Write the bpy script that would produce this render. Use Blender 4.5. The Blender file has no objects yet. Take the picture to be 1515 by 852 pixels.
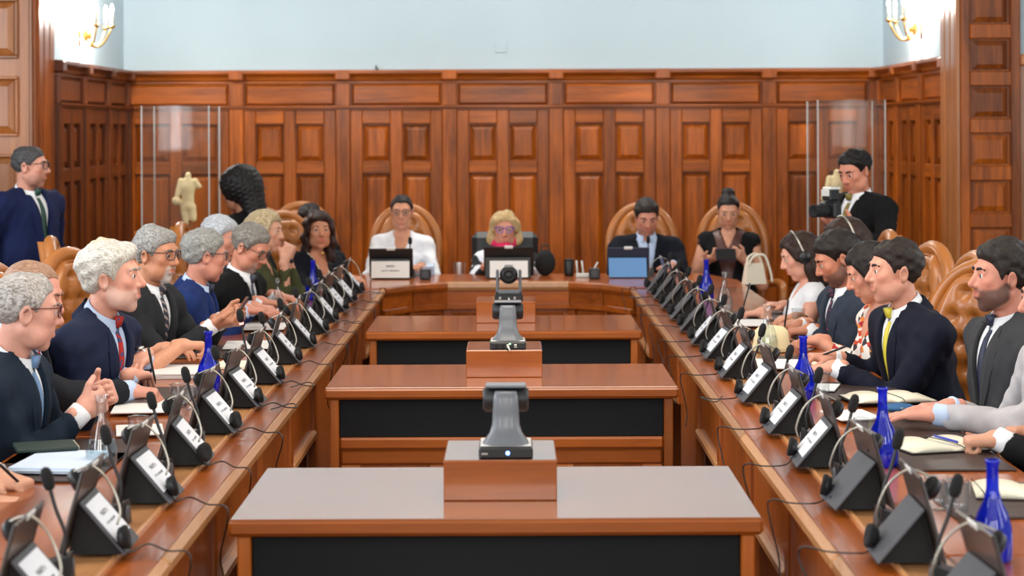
import bpy, bmesh, math, random
import numpy as np
from mathutils import Vector, Matrix
random.seed(7)
R = math.radians
SC = bpy.context.scene
COL = SC.collection
# ------------------------------------------------------------------ camera, world, lights, exposure
F = 2800.0; HZ = 192.0; CX = 757.5; CH = 1.72       # focal length in px, horizon row, camera height
cd = bpy.data.cameras.new('camera'); cam = bpy.data.objects.new('camera', cd); COL.objects.link(cam)
cam.location = (0, 0, CH); cam.rotation_euler = (R(90), R(0.25), 0)
cd.sensor_width = 36.0; cd.lens = F / 1515 * 36; cd.shift_y = -(426 - HZ) / 1515
cd.dof.use_dof = True; cd.dof.focus_distance = 6.9; cd.dof.aperture_fstop = 4.0
cd.clip_end = 60
SC.camera = cam
SC.cycles.transparent_max_bounces = 40
SC.view_settings.view_transform = 'Standard'; SC.view_settings.look = 'None'
SC.view_settings.gamma = 1.0; SC.view_settings.exposure = 0.12
SC.view_settings.use_curve_mapping = False
wd = bpy.data.worlds.new('world'); SC.world = wd; wd.use_nodes = True
wd.node_tree.nodes['Background'].inputs[0].default_value = (.75, .86, 1, 1)
wd.node_tree.nodes['Background'].inputs[1].default_value = 0.4
def area(name, loc, rot, sx, sy, power, col):
    l = bpy.data.lights.new(name, 'AREA'); l.shape = 'RECTANGLE'; l.size = sx; l.size_y = sy
    l.energy = power; l.color = col
    o = bpy.data.objects.new(name, l); o.location = loc; o.rotation_euler = rot; COL.objects.link(o); return o
DAY = (.90, .95, 1.0); WARM = (1, .90, .76)
for yy in (1.0, 4.6, 8.2):                           # daylight through the tall windows of the long walls
    area('window_daylight', (-4.9, yy, 2.75), (0, R(-90), 0), 2.6, 1.7, 120, DAY)
    area('window_daylight', (4.9, yy, 2.75), (0, R(90), 0), 2.6, 1.7, 62, (1.0, .97, .93))
for xx in (-2.9, 0, 2.9):                            # and of the wall behind the photographer
    area('window_daylight', (xx, -3.9, 3.0), (R(90), 0, 0), 1.7, 2.6, 120, (1.0, .97, .93))
area('ceiling_fill', (0, 6.5, 4.3), (0, 0, 0), 2.2, 2.2, 105, WARM)  # added fill light under the ceiling, no lamp hangs here
area('ceiling_fill', (0, 13.6, 4.4), (0, 0, 0), 2.4, 1.6, 95, (1, .95, .88))  # unseen fill added to brighten the end wall

# ------------------------------------------------------------------ helpers
def W(x, y, d):
    """a point of the room from a measured picture position and its distance"""
    return Vector(((x - CX) / F * d, d, CH - (y - HZ) / F * d))
def T(x, y, h=0.0):
    """a point lying h above the table top"""
    d = F * (CH - .74 - h) / (y - HZ); return W(x, y, d)
def lin(c):
    return tuple(((v / 255) / 12.92 if v / 255 <= .04045 else ((v / 255 + .055) / 1.055) ** 2.4) for v in c) + (1.0,)
def tag(o, label=None, cat=None, group=None, kind=None):
    if label: o['label'] = label
    if cat: o['category'] = cat
    if group: o['group'] = group
    if kind: o['kind'] = kind
    return o
def empty(name, loc=(0, 0, 0), rz=0.0, parent=None):
    o = bpy.data.objects.new(name, None); COL.objects.link(o); o.location = loc; o.rotation_euler = (0, 0, rz)
    o.empty_display_size = .05
    if parent: o.parent = parent
    return o
def link(name, me, mat=None, parent=None, loc=None, rot=None):
    o = bpy.data.objects.new(name, me); COL.objects.link(o)
    if mat is not None and not me.materials:
        for m in (mat if isinstance(mat, (list, tuple)) else [mat]): me.materials.append(m)
    if parent: o.parent = parent
    if loc is not None: o.location = loc
    if rot is not None: o.rotation_euler = rot
    return o
def copy_tree(o, parent=None):
    c = o.copy(); COL.objects.link(c)
    if parent: c.parent = parent
    for ch in list(o.children): copy_tree(ch, c)
    return c
def arc3(pts, n=20):
    """smooth curve through points (Catmull-Rom)"""
    P = [Vector(p) for p in pts]; P = [P[0] * 2 - P[1]] + P + [P[-1] * 2 - P[-2]]; out = []
    for i in range(1, len(P) - 2):
        for j in range(n):
            t = j / n; a, b_, c, d = P[i - 1:i + 3]
            out.append(.5 * ((2 * b_) + (c - a) * t + (2 * a - 5 * b_ + 4 * c - d) * t * t + (3 * b_ - a - 3 * c + d) * t ** 3))
    return out + [P[-2]]
class MB:
    """collects shapes into one mesh"""
    def __init__(s): s.v = []; s.f = []; s.sm = []; s.mi = []
    def add(s, vs, fs, smooth=False, mi=0):
        b = len(s.v); s.v += [tuple(v) for v in vs]
        for f in fs: s.f.append(tuple(i + b for i in f)); s.sm.append(smooth); s.mi.append(mi)
        return s
    def box(s, a, b, bev=0.0, M=None, mi=0):
        x0, y0, z0 = [min(a[i], b[i]) for i in range(3)]; x1, y1, z1 = [max(a[i], b[i]) for i in range(3)]
        e = min(bev, (x1 - x0) * .49, (y1 - y0) * .49, (z1 - z0) * .49)
        if e <= 0:
            vs = [(x, y, z) for z in (z0, z1) for y in (y0, y1) for x in (x0, x1)]
            fs = [(0, 2, 3, 1), (4, 5, 7, 6), (0, 1, 5, 4), (2, 6, 7, 3), (0, 4, 6, 2), (1, 3, 7, 5)]
        else:
            vs = []; idx = {}
            for ix in (0, 1):
                for iy in (0, 1):
                    for iz in (0, 1):
                        c = ((x0, x1)[ix], (y0, y1)[iy], (z0, z1)[iz]); sg = [(1, -1)[i] for i in (ix, iy, iz)]
                        for ax in range(3):
                            p = [c[k] + (0 if k == ax else sg[k] * e) for k in range(3)]
                            idx[(ix, iy, iz, ax)] = len(vs); vs.append(tuple(p))
            fs = []
            g = lambda i, ax: idx[(i[0], i[1], i[2], ax)]
            for ax in range(3):
                o1, o2 = [(1, 2), (2, 0), (0, 1)][ax]
                for sd in (0, 1):
                    q = []
                    for (p, r) in ((0, 0), (1, 0), (1, 1), (0, 1)):
                        i = [0, 0, 0]; i[ax] = sd; i[o1] = p; i[o2] = r; q.append(g(i, ax))
                    fs.append(q if sd else q[::-1])
            for ax in range(3):
                o1, o2 = [(1, 2), (2, 0), (0, 1)][ax]
                for p in (0, 1):
                    for r in (0, 1):
                        i0 = [0, 0, 0]; i0[o1] = p; i0[o2] = r; i1 = list(i0); i1[ax] = 1
                        q = [g(i0, o1), g(i1, o1), g(i1, o2), g(i0, o2)]
                        fs.append(q if (p == r) else q[::-1])
            for i in [(a_, b_, c_) for a_ in (0, 1) for b_ in (0, 1) for c_ in (0, 1)]:
                q = [g(i, 0), g(i, 1), g(i, 2)]
                fs.append(q if sum(i) % 2 else q[::-1])
        if M is not None: vs = [M @ Vector(v) for v in vs]
        return s.add(vs, fs, False, mi)
    def frus(s, a, b, inset, depth, M=None, mi=0):
        """raised panel: rectangle a-b in the xz plane at y=0, sloping to an inset field at y=-depth"""
        (x0, z0), (x1, z1) = a, b
        vs = [(x0, 0, z0), (x1, 0, z0), (x1, 0, z1), (x0, 0, z1)]
        vs += [(x0 + inset, -depth, z0 + inset), (x1 - inset, -depth, z0 + inset), (x1 - inset, -depth, z1 - inset), (x0 + inset, -depth, z1 - inset)]
        fs = [(4, 5, 6, 7), (0, 1, 5, 4), (1, 2, 6, 5), (2, 3, 7, 6), (3, 0, 4, 7)]
        if M is not None: vs = [M @ Vector(v) for v in vs]
        return s.add(vs, fs, False, mi)
    def tube(s, pts, r, n=8, cap=True, mi=0):
        pts = [Vector(p) for p in pts]; rs = r if isinstance(r, (list, tuple)) else [r] * len(pts)
        vs = []; up = None
        for i, p in enumerate(pts):
            t = (pts[min(i + 1, len(pts) - 1)] - pts[max(i - 1, 0)])
            t = t.normalized() if t.length > 1e-9 else Vector((0, 0, 1))
            if up is None:
                up = Vector((0, 0, 1)) if abs(t.z) < .9 else Vector((1, 0, 0))
            x = up.cross(t)
            if x.length < 1e-6: x = Vector((1, 0, 0)).cross(t)
            x.normalize(); y = t.cross(x); up = y
            for k in range(n):
                a = 2 * math.pi * k / n; vs.append(p + (x * math.cos(a) + y * math.sin(a)) * rs[i])
        fs = [(i * n + k, i * n + (k + 1) % n, (i + 1) * n + (k + 1) % n, (i + 1) * n + k) for i in range(len(pts) - 1) for k in range(n)]
        if cap: fs += [tuple(range(n))[::-1], tuple((len(pts) - 1) * n + k for k in range(n))]
        return s.add(vs, fs, True, mi)
    def lathe(s, prof, n=16, M=None, cap=True, mi=0):
        vs = []; 
        for (r, z) in prof:
            for k in range(n):
                a = 2 * math.pi * k / n; vs.append((r * math.cos(a), r * math.sin(a), z))
        m = len(prof)
        fs = [(i * n + k, i * n + (k + 1) % n, (i + 1) * n + (k + 1) % n, (i + 1) * n + k) for i in range(m - 1) for k in range(n)]
        if cap: fs += [tuple(range(n))[::-1], tuple((m - 1) * n + k for k in range(n))]
        if M is not None: vs = [M @ Vector(v) for v in vs]
        return s.add(vs, fs, True, mi)
    def ball(s, c, r, n=12, m=8, M=None, mi=0):
        r = r if isinstance(r, (list, tuple)) else (r, r, r)
        vs = [(0, 0, -1)]
        for i in range(1, m):
            p = -math.pi / 2 + math.pi * i / m
            for k in range(n):
                a = 2 * math.pi * k / n; vs.append((math.cos(p) * math.cos(a), math.cos(p) * math.sin(a), math.sin(p)))
        vs.append((0, 0, 1)); L = len(vs) - 1
        fs = [(0, 1 + (k + 1) % n, 1 + k) for k in range(n)]
        fs += [(1 + i * n + k, 1 + i * n + (k + 1) % n, 1 + (i + 1) * n + (k + 1) % n, 1 + (i + 1) * n + k) for i in range(m - 2) for k in range(n)]
        fs += [(L, 1 + (m - 2) * n + k, 1 + (m - 2) * n + (k + 1) % n) for k in range(n)]
        vs = [Vector((v[0] * r[0], v[1] * r[1], v[2] * r[2])) for v in vs]
        if M is not None: vs = [M @ v for v in vs]
        vs = [v + Vector(c) for v in vs]
        return s.add(vs, fs, True, mi)
    def prism(s, poly, z0, z1, mi=0):
        """vertical prism over an xy outline (counter-clockwise)"""
        n = len(poly); vs = [(p[0], p[1], z0) for p in poly] + [(p[0], p[1], z1) for p in poly]
        fs = [tuple(range(n))[::-1], tuple(range(n, 2 * n))] + [(i, (i + 1) % n, n + (i + 1) % n, n + i) for i in range(n)]
        return s.add(vs, fs, False, mi)
    def sweep(s, prof, path, mi=0, smooth=False):
        """profile (offset to the left of the path, z) along an xy polyline with mitred corners"""
        path = [Vector((p[0], p[1])) for p in path]; m = len(prof); vs = []
        for i, p in enumerate(path):
            d0 = (p - path[i - 1]).normalized() if i > 0 else None
            d1 = (path[i + 1] - p).normalized() if i < len(path) - 1 else None
            d0 = d0 or d1; d1 = d1 or d0
            n0 = Vector((-d0.y, d0.x)); n1 = Vector((-d1.y, d1.x)); nn = (n0 + n1).normalized(); k = 1 / max(.3, nn.dot(n0))
            for (o, z) in prof: q = p + nn * o * k; vs.append((q.x, q.y, z))
        fs = [(i * m + j, i * m + (j + 1) % m, (i + 1) * m + (j + 1) % m, (i + 1) * m + j) for i in range(len(path) - 1) for j in range(m)]
        fs += [tuple(range(m))[::-1], tuple((len(path) - 1) * m + j for j in range(m))]
        return s.add(vs, fs, smooth, mi)
    def mesh(s, name, mats=None):
        me = bpy.data.meshes.new(name); me.from_pydata(s.v, [], s.f)
        me.polygons.foreach_set('use_smooth', s.sm); me.polygons.foreach_set('material_index', s.mi)
        if mats is not None:
            for m in (mats if isinstance(mats, (list, tuple)) else [mats]): me.materials.append(m)
        bm = bmesh.new(); bm.from_mesh(me); bmesh.ops.recalc_face_normals(bm, faces=bm.faces); bm.to_mesh(me); bm.free()
        me.update(); return me
    def build(s, name, mat, parent=None, loc=None, rot=None):
        return link(name, s.mesh(name, mat), None, parent, loc, rot)

# ------------------------------------------------------------------ materials
MATS = {}
def newmat(name):
    m = bpy.data.materials.new(name); m.use_nodes = True; return m, m.node_tree.nodes, m.node_tree.links, m.node_tree.nodes['Principled BSDF']
def plain(name, rgb, rough=.6, metal=0.0, coat=0.0, spec=.5, bump=0.0, bscale=400.0, var=0.0, vscale=8.0, sheen=0.0):
    if name in MATS: return MATS[name]
    m, N, L, B = newmat(name); c = lin(rgb)
    B.inputs['Base Color'].default_value = c; B.inputs['Roughness'].default_value = rough; B.inputs['Metallic'].default_value = metal
    B.inputs['Coat Weight'].default_value = coat; B.inputs['Coat Roughness'].default_value = .12; B.inputs['Specular IOR Level'].default_value = spec
    if sheen: B.inputs['Sheen Weight'].default_value = sheen
    if bump or var:
        tc = N.new('ShaderNodeTexCoord'); nz = N.new('ShaderNodeTexNoise'); nz.inputs['Scale'].default_value = bscale; nz.inputs['Detail'].default_value = 2
        L.new(tc.outputs['Object'], nz.inputs['Vector'])
        if bump:
            bp = N.new('ShaderNodeBump'); bp.inputs['Strength'].default_value = bump; bp.inputs['Distance'].default_value = .002
            L.new(nz.outputs['Fac'], bp.inputs['Height']); L.new(bp.outputs['Normal'], B.inputs['Normal'])
        if var:
            n2 = N.new('ShaderNodeTexNoise'); n2.inputs['Scale'].default_value = vscale; n2.inputs['Detail'].default_value = 4
            L.new(tc.outputs['Object'], n2.inputs['Vector'])
            cr = N.new('ShaderNodeValToRGB'); e = cr.color_ramp.elements
            e[0].position = .3; e[1].position = .7
            e[0].color = tuple(v * (1 - var) for v in c[:3]) + (1,); e[1].color = tuple(min(1, v * (1 + var)) for v in c[:3]) + (1,)
            L.new(n2.outputs['Fac'], cr.inputs['Fac']); L.new(cr.outputs['Color'], B.inputs['Base Color'])
    MATS[name] = m; return m
def wood(name, dark, light, axis='z', scale=1.0, rough=.3, coat=.5, crough=.1, contrast=.5, ior=1.5):
    """varnished timber with grain running along one axis"""
    if name in MATS: return MATS[name]
    m, N, L, B = newmat(name)
    tc = N.new('ShaderNodeTexCoord'); oi = N.new('ShaderNodeObjectInfo'); mp = N.new('ShaderNodeMapping')
    sc = {'x': (.9, 14, 14), 'y': (14, .9, 14), 'z': (14, 14, .9)}[axis]
    mp.inputs['Scale'].default_value = tuple(v * scale for v in sc)
    ad = N.new('ShaderNodeVectorMath'); ad.operation = 'ADD'; ml = N.new('ShaderNodeMath'); ml.operation = 'MULTIPLY'; ml.inputs[1].default_value = 37.0
    L.new(oi.outputs['Random'], ml.inputs[0]); L.new(tc.outputs['Object'], ad.inputs[0]); L.new(ml.outputs[0], ad.inputs[1]); L.new(ad.outputs[0], mp.inputs['Vector'])
    n1 = N.new('ShaderNodeTexNoise'); n1.inputs['Scale'].default_value = 1.6; n1.inputs['Detail'].default_value = 5; n1.inputs['Distortion'].default_value = .6
    n2 = N.new('ShaderNodeTexNoise'); n2.inputs['Scale'].default_value = 9; n2.inputs['Detail'].default_value = 3
    n3 = N.new('ShaderNodeTexNoise'); n3.inputs['Scale'].default_value = 1.3; n3.inputs['Detail'].default_value = 2
    L.new(mp.outputs[0], n1.inputs['Vector']); L.new(mp.outputs[0], n2.inputs['Vector']); L.new(ad.outputs[0], n3.inputs['Vector'])
    mx = N.new('ShaderNodeMix'); mx.data_type = 'FLOAT'; mx.inputs['Factor'].default_value = .35
    L.new(n1.outputs['Fac'], mx.inputs['A']); L.new(n2.outputs['Fac'], mx.inputs['B'])
    m2 = N.new('ShaderNodeMix'); m2.data_type = 'FLOAT'; m2.inputs['Factor'].default_value = .35
    L.new(mx.outputs['Result'], m2.inputs['A']); L.new(n3.outputs['Fac'], m2.inputs['B'])
    cr = N.new('ShaderNodeValToRGB'); e = cr.color_ramp.elements
    e[0].position = .5 - contrast * .3; e[1].position = .5 + contrast * .3; e[0].color = lin(dark); e[1].color = lin(light)
    L.new(m2.outputs['Result'], cr.inputs['Fac'])
    hv = N.new('ShaderNodeHueSaturation'); mr = N.new('ShaderNodeMapRange'); mr.inputs['To Min'].default_value = .74; mr.inputs['To Max'].default_value = 1.18
    L.new(oi.outputs['Random'], mr.inputs['Value']); L.new(mr.outputs[0], hv.inputs['Value']); L.new(cr.outputs['Color'], hv.inputs['Color'])
    L.new(hv.outputs['Color'], B.inputs['Base Color'])
    B.inputs['Roughness'].default_value = rough; B.inputs['Coat Weight'].default_value = coat; B.inputs['Coat Roughness'].default_value = crough; B.inputs['IOR'].default_value = ior; B.inputs['Coat IOR'].default_value = ior
    bp = N.new('ShaderNodeBump'); bp.inputs['Strength'].default_value = .06; bp.inputs['Distance'].default_value = .002
    L.new(n2.outputs['Fac'], bp.inputs['Height']); L.new(bp.outputs['Normal'], B.inputs['Normal'])
    MATS[name] = m; return m
def glassy(name, tint, trans=.8, rough=.03, ior=1.5):
    """clear or tinted glass: see-through with a Fresnel gloss"""
    if name in MATS: return MATS[name]
    m, N, L, B = newmat(name); N.remove(B); out = N['Material Output']
    tr = N.new('ShaderNodeBsdfTransparent'); tr.inputs[0].default_value = tint; gl = N.new('ShaderNodeBsdfGlossy'); gl.inputs['Roughness'].default_value = rough
    lw = N.new('ShaderNodeLayerWeight'); pw = N.new('ShaderNodeMath'); pw.operation = 'POWER'; pw.inputs[1].default_value = 5; mx = N.new('ShaderNodeMixShader')
    mu = N.new('ShaderNodeMath'); mu.operation = 'MULTIPLY_ADD'; mu.inputs[1].default_value = .85 if ior > 1.3 else .3; mu.inputs[2].default_value = ((ior - 1) / (ior + 1)) ** 2 + .5 * (1 - trans); mu.use_clamp = True
    L.new(lw.outputs['Facing'], pw.inputs[0]); L.new(pw.outputs[0], mu.inputs[0]); L.new(mu.outputs[0], mx.inputs[0]); L.new(tr.outputs[0], mx.inputs[1]); L.new(gl.outputs[0], mx.inputs[2]); L.new(mx.outputs[0], out.inputs[0])
    MATS[name] = m; return m
def emit(name, rgb, power):
    if name in MATS: return MATS[name]
    m, N, L, B = newmat(name); B.inputs['Emission Color'].default_value = lin(rgb); B.inputs['Emission Strength'].default_value = power
    MATS[name] = m; return m
def cardmat(name, base, lines):
    """white card with small grey printed lines; lines = (y0, y1, half width) in card units"""
    m, N, L, B = newmat(name); tc = N.new('ShaderNodeTexCoord'); sp = N.new('ShaderNodeSeparateXYZ'); L.new(tc.outputs['Object'], sp.inputs[0])
    nz = N.new('ShaderNodeTexNoise'); nz.inputs['Scale'].default_value = 260; nz.inputs['Detail'].default_value = 0; L.new(tc.outputs['Object'], nz.inputs['Vector'])
    gt = N.new('ShaderNodeMath'); gt.operation = 'GREATER_THAN'; gt.inputs[1].default_value = .45; L.new(nz.outputs['Fac'], gt.inputs[0])
    acc = None
    ab = N.new('ShaderNodeMath'); ab.operation = 'ABSOLUTE'; L.new(sp.outputs['X'], ab.inputs[0])
    for (yc, hh, hw) in lines:
        a = N.new('ShaderNodeMath'); a.operation = 'COMPARE'; a.inputs[1].default_value = yc; a.inputs[2].default_value = hh; L.new(sp.outputs['Y'], a.inputs[0])
        b = N.new('ShaderNodeMath'); b.operation = 'LESS_THAN'; b.inputs[1].default_value = hw; L.new(ab.outputs[0], b.inputs[0])
        c = N.new('ShaderNodeMath'); c.operation = 'MULTIPLY'; L.new(a.outputs[0], c.inputs[0]); L.new(b.outputs[0], c.inputs[1])
        if acc is None: acc = c
        else:
            d = N.new('ShaderNodeMath'); d.operation = 'MAXIMUM'; L.new(acc.outputs[0], d.inputs[0]); L.new(c.outputs[0], d.inputs[1]); acc = d
    e = N.new('ShaderNodeMath'); e.operation = 'MULTIPLY'; L.new(acc.outputs[0], e.inputs[0]); L.new(gt.outputs[0], e.inputs[1])
    mx = N.new('ShaderNodeMix'); mx.data_type = 'RGBA'; mx.inputs['A'].default_value = lin(base); mx.inputs['B'].default_value = lin((70, 72, 80))
    L.new(e.outputs[0], mx.inputs['Factor']); L.new(mx.outputs['Result'], B.inputs['Base Color']); B.inputs['Roughness'].default_value = .5
    MATS[name] = m; return m

WV = wood('wood_wainscot_vertical', (70, 28, 3), (192, 98, 18), 'z', 1, .38, .28, .12, .62, ior=1.34)
WH = wood('wood_wainscot_horizontal', (74, 30, 3), (194, 100, 19), 'x', 1, .38, .28, .12, .62, ior=1.34)
WD = wood('wood_wainscot_dark', (58, 25, 7), (124, 60, 18), 'z', 1, .38, .3, .14, ior=1.38)
WL = wood('wood_honey', (150, 84, 34), (196, 124, 62), 'z', 1, .35, .4, .15)
TY = wood('wood_table_along', (120, 54, 11), (192, 100, 30), 'y', .8, .28, .55, .1, .6)
TX = wood('wood_table_across', (120, 54, 11), (192, 100, 30), 'x', .8, .28, .55, .1, .6)
TS = wood('wood_table_strip', (168, 112, 66), (200, 144, 94), 'y', .8, .35, .3, .2, .6)
TV = wood('wood_table_upright', (126, 58, 14), (176, 92, 30), 'z', .8, .34, .5, .15)
DG = wood('wood_desk_polished', (128, 62, 12), (172, 96, 28), 'x', .8, .2, 1.0, .08, .6, ior=1.95)
DX = wood('wood_desk', (124, 58, 9), (176, 92, 22), 'x', .8, .34, .35, .12, .6, ior=1.45)
DV = wood('wood_desk_upright', (136, 66, 14), (182, 100, 28), 'z', .8, .36, .4, .15, .6)
BLK = plain('black_plastic', (22, 23, 25), .42)
BLKM = plain('black_matte', (17, 18, 20), .8)
FABB = plain('black_fabric', (15, 18, 21), .95, bump=.4, bscale=700)
GREYP = plain('grey_camera_plastic', (100, 104, 110), .38, coat=.2)
SILV = plain('silver_metal', (200, 198, 192), .28, 1.0)
GOLD = plain('gold_metal', (214, 172, 96), .3, 1.0)
PLAST = plain('pale_blue_plaster', (180, 199, 208), .8, var=.03, vscale=1.2)
CEIL = plain('ceiling_white', (232, 230, 224), .9)
WHITEP = plain('white_paper', (236, 236, 234), .7)
CREAM = plain('cream_paper', (232, 226, 204), .7)
LEATH = plain('dark_brown_leather', (58, 42, 38), .45, bump=.2, bscale=300)
TAN = plain('tan_leather', (172, 104, 44), .36, coat=.25, bump=.12, bscale=220, var=.16, vscale=5)
TAND = plain('tan_leather_piping', (150, 90, 40), .42)
BLUEG = glassy('cobalt_glass', (.10, .17, .92, 1), .97)
def _tinted(m, rgb, k):
    """body colour of thick coloured glass"""
    N, L = m.node_tree.nodes, m.node_tree.links; out = N['Material Output']; src = out.inputs[0].links[0].from_socket
    df = N.new('ShaderNodeBsdfPrincipled'); df.inputs['Base Color'].default_value = lin(rgb); df.inputs['Roughness'].default_value = .06; mx = N.new('ShaderNodeMixShader'); mx.inputs[0].default_value = k
    L.new(src, mx.inputs[1]); L.new(df.outputs[0], mx.inputs[2]); L.new(mx.outputs[0], out.inputs[0])
_tinted(BLUEG, (18, 40, 200), .42)
CLEARG = glassy('clear_glass', (.88, .92, .94, 1), .82)
VITR = glassy('vitrine_glass', (.965, .975, .97, 1), 1.0, .03, 1.29)
STONE = plain('pale_stone', (236, 212, 164), .7, var=.08, vscale=12, bump=.2, bscale=60)
CARD = cardmat('name_card', (222, 226, 234), [(.016, .006, .034), (-.010, .0035, .046)])
CARDW = cardmat('wide_name_card', (232, 232, 228), [(.022, .006, .03), (-.008, .004, .06)])
# ------------------------------------------------------------------ the room
def struct(o): return tag(o, kind='structure')
XL, XR = -3.28, 3.14           # side walls of the raised end of the room
YB = 16.0                      # back wall
YF = 12.9                      # face of the posts that frame it
ZC = 4.6
b = MB(); b.box((-5, -4.05, -.1), (5, YB + .2, 0)); fl = b.build('floor', plain('floor_wood', (92, 56, 32), .4, var=.2, vscale=3)); struct(fl)
b = MB(); b.box((-5.2, -4.2, ZC), (5.2, YB + .2, ZC + .1)); struct(b.build('ceiling', CEIL))
b = MB(); b.box((XL - .2, YB, 0), (XR + .2, YB + .15, ZC)); wall_back = struct(b.build('wall_back', PLAST))
b = MB(); b.box((XL - .15, YF + .45, 0), (XL, YB, ZC)); wall_l = struct(b.build('wall_left', PLAST))
b = MB(); b.box((XR, YF + .45, 0), (XR + .15, YB, ZC)); wall_r = struct(b.build('wall_right', PLAST))
def window_wall(name, x, sgn):
    b = MB(); cuts = [(1.0, 1.7), (4.6, 1.7), (8.2, 1.7)]; y = -4.05
    for (c, w) in cuts:
        b.box((x, y, 0), (x + sgn * .15, c - w / 2, ZC)); b.box((x, c - w / 2, 0), (x + sgn * .15, c + w / 2, 1.4)); b.box((x, c - w / 2, 4.1), (x + sgn * .15, c + w / 2, ZC)); y = c + w / 2
    b.box((x, y, 0), (x + sgn * .15, YF, ZC)); return struct(b.build(name, PLAST))
window_wall('wall_side_left', -5, -1); window_wall('wall_side_right', 5, 1)
b = MB(); y = -4.05; x = -5
for c in (-2.9, 0, 2.9):
    b.box((x, y, 0), (c - .85, y - .15, ZC)); b.box((c - .85, y, 0), (c + .85, y - .15, 1.6)); b.box((c - .85, y, 4.3), (c + .85, y - .15, ZC)); x = c + .85
b.box((x, y, 0), (5, y - .15, ZC)); struct(b.build('wall_rear', PLAST))
WINF = plain('window_paint', (225, 222, 212), .5)
k = 0
for yy in (1.0, 4.6, 8.2):
    for sx in (-1, 1):
        k += 1; e = empty('window_%d' % k, (sx * 5.06, yy, 2.75)); tag(e, kind='structure')
        b = MB(); b.box((-.04, -.85, -1.35), (.04, -.79, 1.35)); b.box((-.04, .79, -1.35), (.04, .85, 1.35)); b.box((-.04, -.85, 1.29), (.04, .85, 1.35)); b.box((-.04, -.85, -1.35), (.04, .85, -1.29)); b.box((-.03, -.03, -1.35), (.03, .03, 1.35)); b.box((-.03, -.85, .3), (.03, .85, .35))
        b.build('window_frame', WINF, e)
for xx in (-2.9, 0, 2.9):
    k += 1; e = empty('window_%d' % k, (xx, -4.12, 2.95)); tag(e, kind='structure')
    b = MB(); b.box((-.85, -.04, -1.35), (-.79, .04, 1.35)); b.box((.79, -.04, -1.35), (.85, .04, 1.35)); b.box((-.85, -.04, 1.29), (.85, .04, 1.35)); b.box((-.85, -.04, -1.35), (.85, .04, -1.29)); b.box((-.03, -.03, -1.35), (.03, .03, 1.35)); b.box((-.85, -.03, .3), (.85, .03, .35))
    b.build('window_frame', WINF, e)

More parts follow.
